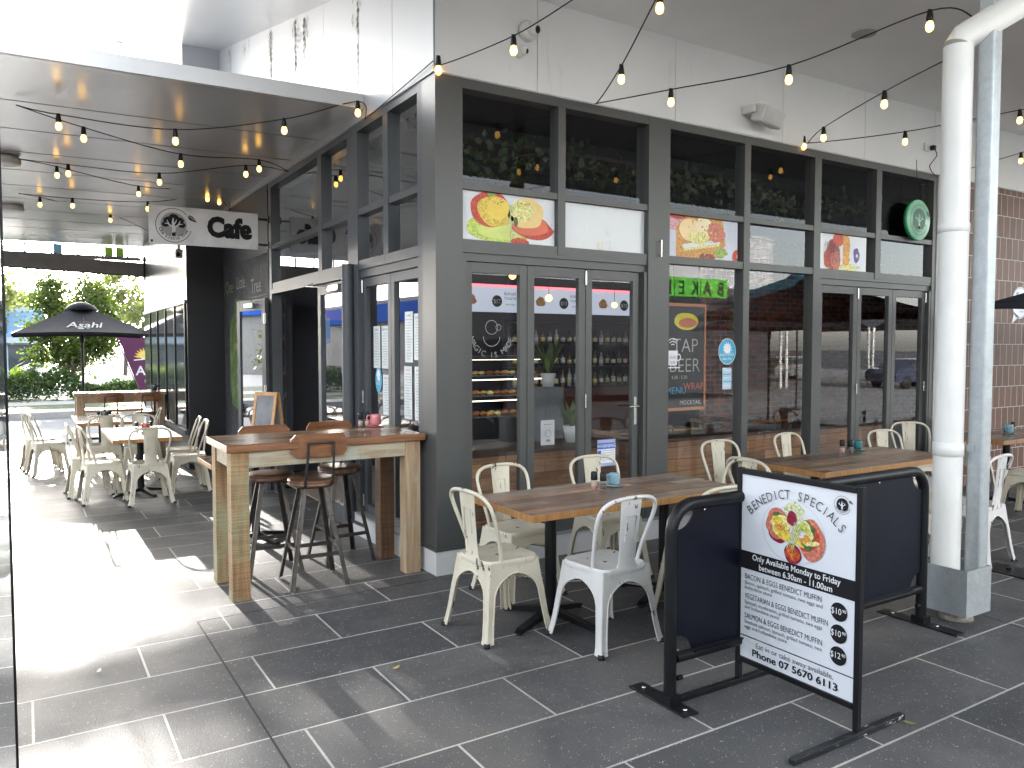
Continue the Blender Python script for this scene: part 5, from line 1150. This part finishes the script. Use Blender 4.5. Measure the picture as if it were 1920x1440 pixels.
# ================================================================== UMBRELLAS
UMB = M('black_canvas', (.012, .013, .02), .7, 0, .2, 8, .2)
def umbrella(x, y, h, half, drop, label, rz=0, letters=None, vent=True):
    t = thing('market_umbrella', label, 'umbrella', (x, y, gz(y)), rz, 'black market umbrellas')
    mb = MB(); vs = []; n = 32; rings = 8
    for i in range(rings + 1):
        u = i / rings
        for k in range(n):
            a = PI / 4 + 2 * PI * k / n; c_, s_ = math.cos(a), math.sin(a); r = 1 / max(abs(c_), abs(s_))
            sag = .06 * u * (1 - abs(((k % 8) / 4) - 1)) * 0
            corner = (r - 1) / .414
            vs.append((c_ * r * half * max(u, .02), s_ * r * half * max(u, .02), h - drop * (u ** .9) * (1 + .07 * corner * u) - .10 * (1 - corner) * u * (1 - u)))
    fs = [(i * n + k, i * n + (k + 1) % n, (i + 1) * n + (k + 1) % n, (i + 1) * n + k) for i in range(rings) for k in range(n)]
    mb.add(vs, fs, UMB, False); base = len(mb.v) - n
    edge = mb.v[base:base + n]; mb.add(list(edge) + [(p_[0] * 1.0, p_[1] * 1.0, p_[2] - .05) for p_ in edge], [(k, (k + 1) % n, n + (k + 1) % n, n + k) for k in range(n)], UMB)
    cp_ = mb.build('canopy', t)
    if vent:
        mb = MB(); mb.lathe([(.27, -.13), (.30, -.11), (.22, -.02), (.10, .035), (.02, .045)], (0, 0, h), UMB, 16); mb.build('vent_cap', cp_)
    mb = MB(); mb.tube([(0, 0, 0.05), (0, 0, h)], .024, BLACK, 14); mb.tube([(0, 0, h - .75), (0, 0, h - .6)], .04, BLACK, 12); mb.build('pole', t)
    for k in range(8):
        a = PI / 4 + k * PI / 4; r = 1 / max(abs(math.cos(a)), abs(math.sin(a))) * half * .97
        MB().tube([(0, 0, h - .05), (math.cos(a) * r, math.sin(a) * r, h - drop - .07 * drop * (k % 2 == 0) - .012)], .008, BLACK, 5).build('rib', t)
    mb = MB(); mb.box((-.3, -.3, .0), (.3, .3, .05), BLACK, bev=.01); mb.build('base_plate', t)
    if letters:
        # printed on the face towards the cafe lane
        vslope = Vector((0, half * .5, drop * .44)).normalized()
        f = Flat((0, -half * .80, h - drop * .80 - .024), (1, 0, 0), vslope); f.k = 0
        for l_ in letters: f.text(*l_)
        f.rect(-.12, -.09, -.02, -.03, STW, 8); f.ring(.05, -.06, .02, .032, STW, 8, n=4); 
        f.build('lettering', cp_)
    return t
umbrella(-1.53, 12.6, 2.66, 1.17, .56, 'black umbrella printed Asahi standing by the street end of the lane', 0, [('Asahi', 0, -.01, .38, STW, 9, .012, 0, .62, 1, 'C', .25), ('SUPER DRY'[:5], 0, .24, .07, RED, 9, .0, 0, .2)])
umbrella(6.98, -2.0, 2.62, 1.25, .5, 'black umbrella at the right edge of the picture beside the brown tiles', .1)
# ================================================================== INTERIOR
CNT = M('counter_dark', (.02, .02, .024), .35)
def cladbox(u0, u1, y0, y1, z1, lab):
    mb = MB(); mb.box((u0, y0, .013), (u1, y1, z1 - .03), CLAD); mb.box((u0 - .02, y0 - .02, z1 - .03), (u1 + .02, y1, z1), M('dark_ledge', (.04, .022, .015), .6)); return mb.build('clad_bench', label=lab, cat='bench')
cladbox(.35, 1.95, .42, .95, .80, 'timber clad low counter inside the folding doors'); cladbox(2.3, 6.2, .38, .85, .80, 'timber clad window bench running inside the large windows')
# cake cabinet
q = at(945, 760, Y=2.6); CX = q.x
t = thing('cake_cabinet', 'glass cake display cabinet with lit shelves of pastries behind the first door', 'cabinet', (CX, 2.6, 0))
mb = MB(); mb.box((-.62, 0, .013), (.62, .6, .85), CNT); mb.box((-.62, 0, 1.52), (.62, .6, 1.56), CNT)
for x in (-.62, .2, .6): mb.box((x, 0, .85), (x + .02, .02, 1.52), GREYL)
mb.build('cabinet_body', t)
LED = emis('cabinet_led', (1, .86, .6), .6)
for k, z in enumerate((.86, 1.10, 1.33)):
    sh_ = MB().box((-.6, .02, z), (.6, .56, z + .012), M('shelf_glass', (.2, .22, .22), .1)).build('shelf', t)
    MB().box((-.58, .03, z + .185), (.58, .045, z + .195), LED).build('shelf_light', t)
    mb = MB()
    for j in range(11):
        x = -.52 + j * .1 + random.uniform(-.01, .01)
        for d_y in (.12, .26): mb.ball((x, d_y, z + .035), random.uniform(.03, .045), (CRUST, PALEY, BACON, food('print_cake', (.35, .14, .05)))[(j + k) % 4], 8, (1.1, 1, .6))
    mb.build('pastries', t)
# bar back with bottles
t = thing('bottle_shelves', 'bar shelves crowded with bottles and hanging glasses seen through the third door', 'shelves', (4.95, 4.4, 0))
mb = MB(); mb.box((-1.5, 0, .013), (1.5, .4, 1.05), M('bar_red_brown', (.09, .03, .022), .4)); 
for z in (1.35, 1.68, 2.02): mb.box((-1.5, .1, z), (1.5, .35, z + .02), CNT)
mb.box((-1.5, .36, 0.013), (1.5, .4, 2.4), NV); mb.build('shelf_frame', t)
BC = [M('bottle_%d' % k, c, .08, 0, .1, 5, spec=1, coat=.5) for k, c in enumerate(((.02, .03, .02), (.22, .07, .02), (.5, .5, .48), (.02, .02, .03), (.3, .16, .03), (.05, .12, .05)))]
kb = 0
for z in (1.07, 1.37, 1.70):
    for j in range(24):
        x = -1.4 + j * .122; h = random.uniform(.2, .28); m = BC[random.randrange(6)]
        mb = MB(); mb.lathe([(.001, 0), (.034, 0), (.034, h * .6), (.012, h * .75), (.012, h), (.001, h)], (x, .2, z), m, 10); mb.lathe([(.0345, h * .2), (.035, h * .2), (.035, h * .48), (.0345, h * .48)], (x, .2, z), STW if j % 2 else PALEY, 10)
        mb.build('bottle', label='bottles of mixed colours crowded on the bar shelves inside', cat='bottle', group='bottles on the bar shelves', loc=(4.95, 4.4, 0))
mb = MB()
for j in range(26):
    x = 3.65 + j * .105
    mb.lathe([(.03, 2.34), (.004, 2.335), (.004, 2.26), (.03, 2.22), (.032, 2.15), (.028, 2.15), (.02, 2.2)], (x, 4.3, 0), M('wine_glass', (.45, .48, .5), .08, .3), 10)
mb.box((3.5, 4.15, 2.35), (6.45, 4.5, 2.37), CNT); mb.build('hanging_glasses', label='rack of upside down glasses above the bottles', cat='glasses')
# lit menu boards (mirrored text belongs to reflections in the photo; boards face the room)
for k, x in enumerate((2.55, 3.6, 4.65)):
    t = thing('menu_board', ('left', 'middle', 'right')[k] + ' lit menu board hanging over the bar with red light above', 'menu board', (x, 3.6, 2.27), 0, 'lit menu boards over the bar')
    MB().box((-.45, 0, -.16), (.45, .03, .16), emis('board_glow', (.42, .46, .55), .10)).build('board', t)
    f = Flat((0, -.002, 0), (1, 0, 0), (0, 0, 1)); f.blob(.1, -.02, .075, .075, INK, 1); f.text('$13' if k else '$12', .1, -.045, .07, STW, 2); f.blob(-.28, -.02, .08, .05, HAM, 1, .1); f.blob(-.28, .0, .06, .06, ORG, 2, .1); f.text('BURGER', .3, .06, .05, INK, 1); f.text('TOASTIE', .3, -.0, .05, INK, 1); f.text('with chips', .3, -.07, .035, INK, 1); f.build('print', t)
    MB().box((-.46, -.01, .165), (.46, .02, .19), emis('red_led', (1, .12, .15), .35)).build('red_light', t)
# chalkboard with orange frame
q0 = at(1252, 555, Y=.75); q1_ = at(1321, 742, Y=.75)
t = thing('hanging_chalkboard', 'tall chalkboard in an orange timber frame inside the large window', 'chalkboard', (q1_.x - .3, .75, 1.55))
mb = MB(); mb.box((-.30, 0, -.5), (.28, .02, .52), M('chalkboard_black', (.02, .022, .024), .6, 0, .4, 5)); mb.build('board', t)
mb = MB()
for a, b_ in (((-.32, -.01, -.53), (.30, .025, -.5)), ((-.32, -.01, .52), (.30, .025, .55)), ((.28, -.01, -.5), (.30, .025, .52)), ((-.32, -.01, -.5), (-.30, .025, .52))): mb.box(a, b_, M('orange_frame', (.55, .20, .08), .5))
mb.build('frame', t)
f = Flat((0, -.001, 0), (1, 0, 0), (0, 0, 1)); CH = M('chalk_writing', (.50, .50, .46), .8); 
f.blob(.03, .37, .17, .085, M('chalk_yellow', (.75, .66, .05), .7), 1, .04); f.blob(.05, .355, .12, .05, M('chalk_orange', (.6, .16, .08)), 2, .06); f.text('TAP', .02, .06, .2, CH, 3, -.01); f.text('BEER', .02, -.14, .2, CH, 3, -.01); f.text('MENU', -.1, -.36, .1, SKY, 3); f.text('WRAP', .14, -.32, .1, M('chalk_orange', (.6, .16, .08)), 3); f.text('MOCKTAIL', .1, -.47, .06, CH, 3); f.text('4.30 - 5.30', -.06, -.21, .05, CH, 3)
f.build('writing', t)
# indoor plants
def plant(x, y, z, h, lab, potc=(.6, .6, .58), n=26, m=LEAFV, spread=.16):
    t = thing('pot_plant', lab, 'plant', (x, y, z)); MB().lathe([(.001, 0), (.06, 0), (.085, .15), (.075, .15), (.001, .13)], (0, 0, 0), M('pot_%s' % lab[:6], potc, .4), 16).build('pot', t)
    mb = MB(); r = random.Random(int(x * 100))
    for k in range(n):
        a = r.uniform(0, 6.28); L = h * r.uniform(.5, 1); sp = spread * r.uniform(.4, 1.3); base = Vector((0, 0, .13)); tip = Vector((math.cos(a) * sp, math.sin(a) * sp, .13 + L)); mid = base.lerp(tip, .55) + Vector((0, 0, .08 * L)); s_ = Vector((-math.sin(a), math.cos(a), 0)) * .03
        mb.add([base - s_ * .1, base + s_ * .1, mid - s_, mid + s_, tip], [(0, 1, 3, 2), (2, 3, 4)], m)
    mb.build('leaves', t); return t
q = at(1028, 700, Y=2.0); plant(q.x, 2.0, q.z - .15, .45, 'leafy pot plant on a white stand behind the middle door')
MB().box((q.x - .12, 1.88, .013), (q.x + .12, 2.12, q.z - .151), M('grey_stand', (.16, .17, .18), .5)).build('plant_stand', label='grey stand carrying a pot plant behind the middle door', cat='stand')
q = at(1070, 790, Y=.7); plant(q.x, .68, .8, .28, 'small dark leaved plant on the low counter behind the middle door')
q = at(1025, 790, Y=.62); t = MB().box((-.07, 0, 0), (.07, .012, .22), STW).build('counter_card', label='small framed white card on the low counter behind the middle door', cat='card', loc=(q.x, .6, .8)); f = Flat((0, -.001, 0), (1, 0, 0), (0, 0, 1)); f.ring(0, .1, .03, .034, GINK, 1); f.rect(-.05, .18, .05, .185, GINK, 1); f.rect(-.02, .03, .02, .05, GINK, 1); f.build('print', t)
# trailing plants behind the fourth and fifth panes
def vine(pts, w_, n, lab, seed=1, m=LEAFV, s=.04):
    t = thing('hanging_vine', lab, 'plant', pts[0]); mb = MB(); r = random.Random(seed); P = spline(pts, 8); o = Vector(pts[0])
    for k in range(n):
        q = P[r.randrange(len(P))] + Vector((r.gauss(0, w_), r.gauss(0, w_ * .5), r.gauss(0, w_))); a = Vector((r.gauss(0, 1), r.gauss(0, .5), r.gauss(0, 1))).normalized() * s * r.uniform(.6, 1.4); b_ = Vector((-a.z, r.gauss(0, .02), a.x)) * .45; q = q - o
        mb.add([q, q + a * .5 + b_, q + a, q + a * .5 - b_], [(0, 1, 2, 3)], m)
    mb.build('leaves', t); MB().tube([q - o for q in P], .004, BARK, 5).build('stem', t)
vine([(3.42, .35, 2.35), (3.40, .33, 2.1), (3.45, .33, 1.9), (3.42, .33, 1.65)], .035, 60, 'light green vine trailing down behind the second large window', 1)
vine([(3.30, .35, 2.50), (3.42, .35, 2.62), (3.55, .35, 2.50)], .05, 70, 'leafy green plant sitting on the transom behind the dark middle pane', 2)
vine([(2.36, .35, 2.0), (2.40, .33, 1.75), (2.38, .33, 1.5), (2.42, .33, 1.2)], .04, 40, 'sparse vine hanging in front of the chalkboard', 3, s=.035)
for k, (xa, xb, yy, zz) in enumerate(((.4, 2.0, .75, 3.36), (2.3, 4.0, .75, 3.34), (4.2, 6.2, .75, 3.30), (.8, 3.4, 1.5, 3.38), (3.6, 6.8, 1.5, 3.36))):
    vine([(xa, yy, zz), (xa * .7 + xb * .3, yy, zz - .1), (xa * .3 + xb * .7, yy, zz + .02), (xb, yy, zz - .08)], .09, 230, ('ivy garland along the front ceiling beam behind the first two upper windows', 'ivy garland along the front ceiling beam behind the middle upper windows', 'ivy garland along the front ceiling beam behind the last upper windows', 'ivy garland on the back ceiling beam to the left', 'ivy garland on the back ceiling beam to the right')[k], 10 + k, LEAFH, .06)
# terracotta pot figure in upper window
t = thing('terracotta_figure', 'terracotta pot standing on a timber block in the upper window beside the wide post', 'ornament', (2.36, .3, 2.90)); MB().box((-.1, -.03, 0), (.05, .05, .2), M('pale_block', (.35, .28, .2))).build('block', t); MB().lathe([(.001, 0), (.035, 0), (.055, .1), (.06, .14), (.001, .15)], (-.03, 0, .2), M('terracotta', (.42, .13, .06), .6), 16).build('pot', t)
# interior pendants, tables and chairs
for k, (px, py, Y) in enumerate(((961, 517, 1.4), (1029, 559, 1.6), (1152, 572, 2.4))):
    q = at(px, py, Y=Y); t = thing('pendant_lamp', ('leftmost', 'middle', 'right')[k] + ' small glowing pendant bulb seen through the folding doors', 'lamp', q, 0, 'pendant bulbs inside'); MB().ball((0, 0, 0), .035, emis('pendant_glow', (1, .5, .12), .8), 12).build('bulb', t); MB().tube([(0, 0, .03), (0, 0, 3.6 - q.z)], .003, BLACK, 4).build('cord', t)
for x, y, lab in ((3.6, 1.9, 'indoor table seen through the large windows'), (5.6, 2.2, 'indoor table by the brick wall seen through the far doors')):
    ped_table(x - .6, x + .6, y - .35, y + .35, .745, lab, 'indoor tables', [0])
for x, y, d_, lab in ((3.2, 1.35, 0, 'dark indoor chair left of the indoor table behind the large windows'), (3.9, 1.3, 10, 'dark indoor chair right of the indoor table behind the large windows'), (4.9, 1.6, -20, 'dark indoor chair behind the mullion by the far doors'), (5.7, 1.45, 0, 'dark indoor chair behind the far folding doors')):
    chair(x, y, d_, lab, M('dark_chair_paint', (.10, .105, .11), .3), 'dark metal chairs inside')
pot(3.45, 1.9, .7455, (.5, .2, .2), 'pink pot on the indoor table behind the large windows'); pot(3.85, 1.85, .7455, (.55, .5, .4), 'cream pot on the indoor table behind the large windows', s=1.3)
MB().box((0, 0, 0), (.5, .04, .35), M('interior_poster', (.25, .1, .05), .5)).build('wall_box', label='brown box panel hanging in the dark entry opening', cat='panel', loc=(.6, 4.45, 2.0))
# ================================================================== STREET: TREES, HEDGE, BUILDINGS
def tree(x, y, z, h, crown, n, label, m=LEAF, trunk=.09, seed=1, leaf=.13, low=.3, sq=1, group='trees beyond the lane'):
    r = random.Random(seed); t = thing('tree', label, 'tree', (x, y, z), 0, group)
    mb = MB(); mb.tube(spline([(0, 0, 0), (.05, 0, h * .2), (-.04, .03, h * .45), (.03, 0, h * .8)], 4), [trunk * (1 - .8 * k / 12) for k in range(13)], BARK, 9)
    limbs = []
    for k in range(11):
        a = r.uniform(0, 6.28); zz = h * r.uniform(low * .8, .8); L = crown * r.uniform(.5, .95) * (1 - .4 * max(0, zz / h - .5)); tip = Vector((math.cos(a) * L, math.sin(a) * L, zz + h * r.uniform(.04, .2)))
        mb.tube([(0, 0, zz * .85), tip * .5 + Vector((0, 0, zz * .43)), tip], [trunk * .4, trunk * .22, trunk * .08], BARK, 5); limbs.append(tip)
    mb.build('trunk', t)
    cl = []
    for k in range(30):
        u = r.uniform(-1, 1); a = r.uniform(0, 6.28); rr = r.uniform(.35, 1) ** .6; s_ = math.sqrt(1 - u * u)
        c_ = Vector((math.cos(a) * s_ * crown * rr, math.sin(a) * s_ * crown * rr, h * (low + (1 - low) * .5) + u * rr * h * (1 - low) * .48)); cl.append((c_, crown * r.uniform(.2, .4)))
    cl += [(l_, crown * .28) for l_ in limbs]
    mb = MB(); vs, fs = [], []
    for k in range(n):
        c_, rad = cl[r.randrange(len(cl))]; q = c_ + Vector((r.gauss(0, rad * .55), r.gauss(0, rad * .55), r.gauss(0, rad * .45)))
        a = Vector((r.gauss(0, 1), r.gauss(0, 1), r.gauss(-.3, .7))).normalized() * leaf * r.uniform(.6, 1.3); b_ = a.cross(Vector((r.gauss(0, 1), r.gauss(0, 1), r.gauss(0, 1)))).normalized() * leaf * .28
        i = len(vs); vs += [q, q + a * .5 + b_, q + a, q + a * .5 - b_]; fs.append((i, i + 1, i + 2, i + 3))
    mb.add(vs, fs, m); mb.build('crown', t); return t
G0 = -.14
tree(-1.05, 27.6, G0, 4.35, 1.5, 13000, 'small round street tree directly behind the umbrella', LEAF, .1, 4, .16, .22)
tree(-5.2, 46, G0, 6.4, 2.6, 3000, 'pale gum tree rising at the far left behind the blue building', LEAF2, .14, 5, .3, .5)
tree(-4.0, 56, G0, 6.2, 2.4, 2600, 'gum tree just left of the umbrella tree farther away', LEAF2, .14, 6, .3, .45)
tree(2.9, 50, G0, 7.4, 1.9, 3200, 'tall gum tree right of the umbrella tree beside the cladding', LEAF2, .14, 7, .28, .4)
tree(4.4, 44, G0, 5.2, 2.2, 3600, 'bushy gum tree partly hidden by the pale cladding', LEAF2, .14, 8, .26, .2)
tree(1.2, 62, G0, 5.6, 2.8, 2600, 'distant gum tree directly behind the street tree', LEAF2, .14, 9, .3, .3)
tree(-9.5, 56, G0, 7.2, 3.2, 3000, 'distant gum tree at the left end of the far row', LEAF2, .14, 12, .32, .4)
# unseen tall gum, added so its sparse crown dapples the low sun
def high_crown(x, y, z0_, z1_, rx, n, label, tx, seed=3):
    r = random.Random(seed); t = thing('dapple_tree', label, 'tree', (tx, y, -.3), 0, 'trees beyond the lane'); mb = MB(); dx = x - tx
    mb.tube(spline([(0, 0, 0), (.1, 0, z0_ * .5), (dx * .15, 0, z0_ * .9), (dx * .4, 0, z1_ * .75)], 4), [.28 * (1 - .8 * k / 12) for k in range(13)], BARK, 9)
    cl = []
    for k in range(24):
        c_ = Vector((dx + r.uniform(-rx, rx), r.uniform(-2.5, 2.5), r.uniform(z0_, z1_))); cl.append((c_, r.uniform(.35, .95)))
        if k % 2: mb.tube([(dx * .15, 0, z0_ * .9), (c_ + Vector((dx * .15, 0, z0_ * .9))) * .5 + Vector((0, 0, .3)), c_], [.1, .06, .03], BARK, 5)
    mb.build('trunk', t); vs, fs = [], []
    for k in range(n):
        c_, rad = cl[r.randrange(len(cl))]; q = c_ + Vector((r.gauss(0, rad * .6), r.gauss(0, rad * .6), r.gauss(0, rad * .4)))
        a = Vector((r.gauss(0, 1), r.gauss(0, 1), r.gauss(-.6, .7))).normalized() * .3 * r.uniform(.6, 1.3); b_ = a.cross(Vector((r.gauss(0, 1), r.gauss(0, 1), r.gauss(0, 1)))).normalized() * .07
        i = len(vs); vs += [q, q + a * .5 + b_, q + a, q + a * .5 - b_]; fs.append((i, i + 1, i + 2, i + 3))
    MB().add(vs, fs, LEAF2).build('crown', t)
high_crown(-2.6, 44, 11.0, 13.9, 5.5, 2500, 'very tall unseen gum tree added left of the lane to dapple the sun', -8.5)
mb = MB(); r = random.Random(5); vs, fs = [], []
for k in range(15000):
    x = r.uniform(-9, 3.5); y = 26.4 + r.gauss(0, .45); top = .95 * (1 - min(1, abs(y - 26.4) / 1.3) ** 2) * (1 + .12 * math.sin(x * 3) + .08 * math.sin(x * 7.3)) * (1 if x < -.9 else .55); z = G0 + r.uniform(.0, 1) ** .6 * top; a = Vector((r.gauss(0, 1), r.gauss(0, 1), r.gauss(.3, .8))).normalized() * .13; b_ = a.cross(Vector((r.gauss(0, 1), r.gauss(0, 1), r.gauss(0, 1)))).normalized() * .035; q = Vector((x, y, z))
    i = len(vs); vs += [q, q + a * .5 + b_, q + a, q + a * .5 - b_]; fs.append((i, i + 1, i + 2, i + 3))
mb.add(vs, fs, LEAFH); mb.build('hedge', label='clipped dark green hedge along the verge across the street', cat='hedge')
for k, (x, y, h) in enumerate(((-3.0, 27.3, 1.55), (-2.4, 27.6, 1.3), (-4.1, 27.2, 1.5), (-1.75, 27.2, 1.0), (-4.9, 27.5, 1.4))):
    mb = MB(); r = random.Random(k + 40)
    for j in range(44):
        a = r.uniform(0, 6.28); L = h * r.uniform(.6, 1.05); base = Vector((0, 0, .3)); mid = Vector((math.cos(a) * L * .3, math.sin(a) * L * .3, L * .72)); tip = Vector((math.cos(a) * L * .62, math.sin(a) * L * .62, L * .82)); s_ = Vector((-math.sin(a), math.cos(a), 0)) * .05
        mb.add([base - s_ * .4, base + s_ * .4, mid - s_, mid + s_, tip], [(0, 1, 3, 2), (2, 3, 4)], STRAP)
    mb.build('strap_leaf_plant', label=('bright strap leaved plant above the hedge nearest the left side of the street tree', 'second strap leaved plant from the street tree', 'strap leaved plant near the left edge above the hedge', 'small strap leaved plant at the foot of the street tree', 'leftmost strap leaved plant above the hedge')[k], cat='plant', group='strap leaved plants above the hedge', loc=(x, y, G0))
# blue office building across
ob = thing('office_building', 'low blue and white commercial building across the street at left', 'building', (-7.5, 49, -.3))
BWH = M('pale_blue_render', (.42, .50, .60), .5); BBL = M('blue_fascia', (.20, .36, .60), .4); DGL = M('dark_shop_glass', (.06, .075, .09), .06, 0, .4, 1.5, spec=1)
mb = MB(); mb.box((-8, 0, 0), (6, 6, 4.3), BWH); mb.build('wall', ob)
MB().box((-8.05, -.8, 2.55), (6.05, 0, 4.0), BBL).build('fascia', ob); MB().box((-8.05, -.82, 2.2), (6.05, -.1, 2.54), BWH).build('awning_edge', ob)
for k in range(9): MB().box((-7.8 + k * 1.5, -.03, .15), (-6.45 + k * 1.5, -.005, 2.1), DGL).build('window', ob)
MB().box((1.0, -.86, 2.75), (4.2, -.805, 3.65), M('dark_blue_sign', (.04, .07, .14), .3)).build('sign_panel', ob)
f = Flat((2.9, -.865, 3.1), (1, 0, 0), (0, 0, 1)); f.text('MEDICAL', .15, .12, .3, STW, 1); f.text('CENTRE', .15, -.2, .3, STW, 1); f.ring(-1.3, .05, .1, .22, SKY, 1); f.build('lettering', ob)
for k in range(10): pass
# feather banner
t = thing('feather_banner', 'purple feather banner with yellow sun lettered Acai beside the far wall', 'banner', (.22, 17.0, -.33))
mb = MB(); out = [(-.05, .35), (-.72, 2.25), (-.55, 2.34), (-.3, 2.33), (-.05, 2.22), (.2, 1.95), (.36, 1.55), (.42, .35)]
mb.prism([(x, 0, z) for x, z in out], (0, .006, 0), M('purple_cloth', (.095, .02, .07), .7)); mb.build('banner_cloth', t)
mb = MB(); mb.tube(spline([(-.05, .02, 0), (-.06, .02, .35), (-.74, .02, 2.27), (-.5, .02, 2.37), (-.1, .02, 2.27)], 5), .014, BLACK, 6); mb.box((-.3, -.3, 0), (.3, .3, .04), BLACK); mb.build('banner_pole', t)
f = Flat((0, -.001, 0), (1, 0, 0), (0, 0, 1)); SUNY = M('banner_yellow', (.75, .55, .08), .6)
pts = []
for k in range(21): a = PI * k / 20; rr = .27 if k % 2 else .17; pts.append((-.1 + rr * math.cos(a), 1.72 + rr * math.sin(a) - (-.1 + rr * math.cos(a)) * 0))
f.poly(pts, SUNY, 1); f.blob(-.1, 1.78, .12, .11, M('banner_gold', (.80, .66, .2), .6), 2); f.line([(-.36, 1.66), (.2, 1.72)], .03, STW, 3)
f.text('AÇAÍ', .06, 1.28, .33, STW, 3, .015); f.text('BOWLS', .08, 1.08, .12, PINK, 3, .01); f.ring(.1, .8, .06, .14, PINK, 3); f.build('lettering', t)
# ================================================================== BEHIND THE CAMERA: what the glass mirrors
SW = M('sunlit_white_wall', (.62, .63, .64), .6, 0, .05, 1)
bk = thing('bakery_building', 'white parapet shop across the car park behind the camera with a green bakery sign', 'building', (0, -16, 0))
def mir(px, py, Y): q = at(px, py, Y=Y); return Vector((q.x, -Y, q.z))
xe = mir(1452, 450, 16).x; xs_ = mir(1366, 520, 16)
MB().box((-24, -6, 0), (xe - .01, 0, 3.9), M('shop_wall_dark', (.03, .03, .035), .6)).build('wall', bk); MB().box((-24, -6, 3.9), (xe, .05, 6.0), SW).build('parapet', bk)
z0s, z1s = mir(1300, 556, 16).z, mir(1300, 521, 16).z; hs = z1s - z0s
MB().box((xs_.x - 6 * hs * 1.02, .0, z0s), (xs_.x, .08, z1s), M('green_sign', (.12, .55, .05), .5)).build('sign_panel', bk)
f = Flat((0, .085, 0), (-1, 0, 0), (0, 0, 1))
for k, ch in enumerate('BAKERY'): f.text(ch, -xs_.x + hs * (.55 + k), z0s + .12 * hs, hs * 1.02, INK, 2, .02, sx=.9); f.rect(-xs_.x + hs * (k + 1.02), z0s, -xs_.x + hs * (k + 1.06), z1s, INK, 1) if k % 2 else None
f.build('lettering', bk)
ss = thing('shade_sails', 'grey fabric shade sails on white poles over the car park behind the camera', 'shade sail', (20, -20, -.33))
SAIL = M('shade_sail', (.10, .10, .105), .8)
for k in range(4):
    x = -2 + k * 7; MB().poly([(x - 3.4, 0, 3.0), (x, 0, 4.1), (x, -9, 4.1), (x - 3.4, -9, 3.0)], SAIL).build('sail', ss); MB().poly([(x + 3.4, 0, 3.0), (x, 0, 4.1), (x, -9, 4.1), (x + 3.4, -9, 3.0)], SAIL).build('sail', ss)
    for dx in (-3.3, 3.3): MB().tube([(x + dx, .0, 0), (x + dx, 0, 3.05)], .07, WPLAS, 8).build('pole', ss)
def car(x, y, rz, col, lab):
    t = thing('parked_car', lab, 'car', (x, y, -.33), rz, 'cars parked behind the camera'); bm_ = M('car_%s' % lab[:5], col, .2, .3, .02, 1, coat=.8)
    prof = [(-2.1, .35), (-2.15, .75), (-1.9, .95), (-1.2, 1.0), (-.6, 1.42), (.9, 1.45), (1.6, 1.02), (2.05, .9), (2.15, .6), (2.1, .35)]
    MB().prism([(px, -.85, pz) for px, pz in prof], (0, 1.7, 0), bm_).build('body', t)
    gl_ = [(-1.1, 1.02), (-.58, 1.36), (.85, 1.39), (1.42, 1.04)]
    MB().prism([(px, -.856, pz) for px, pz in gl_], (0, 1.712, 0), DGL).build('window', t)
    for wx_ in (-1.35, 1.35):
        for wy in (-.86, .70):
            MB().lathe([(.001, 0), (.33, 0), (.33, .16), (.001, .16)], (wx_, wy, .33), RUBBER, 20, Matrix.Rotation(-PI / 2, 3, 'X')).build('wheel', t)
    return t
q = mir(1712, 700, 17); car(q.x, q.y, .1, (.06, .07, .12), 'blue hatchback parked behind the camera'); q = mir(1480, 690, 26); car(q.x, q.y, 0, (.3, .3, .3), 'silver car parked behind the camera'); car(-13, 10, 1.3, (.3, .03, .03), 'red car parked beyond the lane at left')
q = mir(1450, 700, 6.5); umbrella(q.x, q.y, 2.6, 1.2, .5, 'black umbrella behind the camera mirrored in the large windows')
UMB2 = UMB; UMB = M('teal_canvas', (.01, .10, .14), .7, 0, .2, 8, .2); q = mir(1500, 700, 8.6); umbrella(q.x, q.y, 3.6, 1.6, .7, 'teal umbrella behind the camera mirrored in the large windows'); UMB = UMB2
for k, (x, y, h) in enumerate(((16, -38, 6), (24, -40, 5.5), (32, -36, 6), (40, -38, 5))):
    tree(x, y, -.3, h, 4.2, 2200, ('first', 'second', 'third', 'fourth')[k] + ' dark tree along the back of the car park behind the camera', LEAF, .2, 60 + k, .5, .1, 1, 'trees behind the camera')
# across the lane to the left: blue and white shopfront mirrored in the side glass
lf = thing('blue_shop_building', 'long white shopfront with a blue fascia across the road on the left', 'building', (-26, 12, -.33))
zf0, zf1 = at(690, 606, X=26).z + .33, at(690, 574, X=26).z + .33
MB().box((-4, -16, 0), (0, 150, 6.4), M('white_shop_wall', (.22, .22, .235), .6)).build('wall', lf); MB().box((-.0, -16, zf0), (.5, 150, zf1), M('royal_blue_fascia', (.008, .12, .62), .8, spec=.1)).build('fascia', lf)
for k in range(8): MB().box((-.01, -15 + k * 5, .2), (.03, -11 + k * 5, 2.7), DGL).build('window', lf)
for k, (x, y) in enumerate(((-12, 6), (-13, 15), (-11.5, 21))):
    tree(x, y, -.33, 3.0, 1.3, 2600, ('nearest', 'middle', 'farthest')[k] + ' low tree in the planter left of the lane', LEAF, .08, 80 + k, .16, .15, 1, 'trees left of the lane')
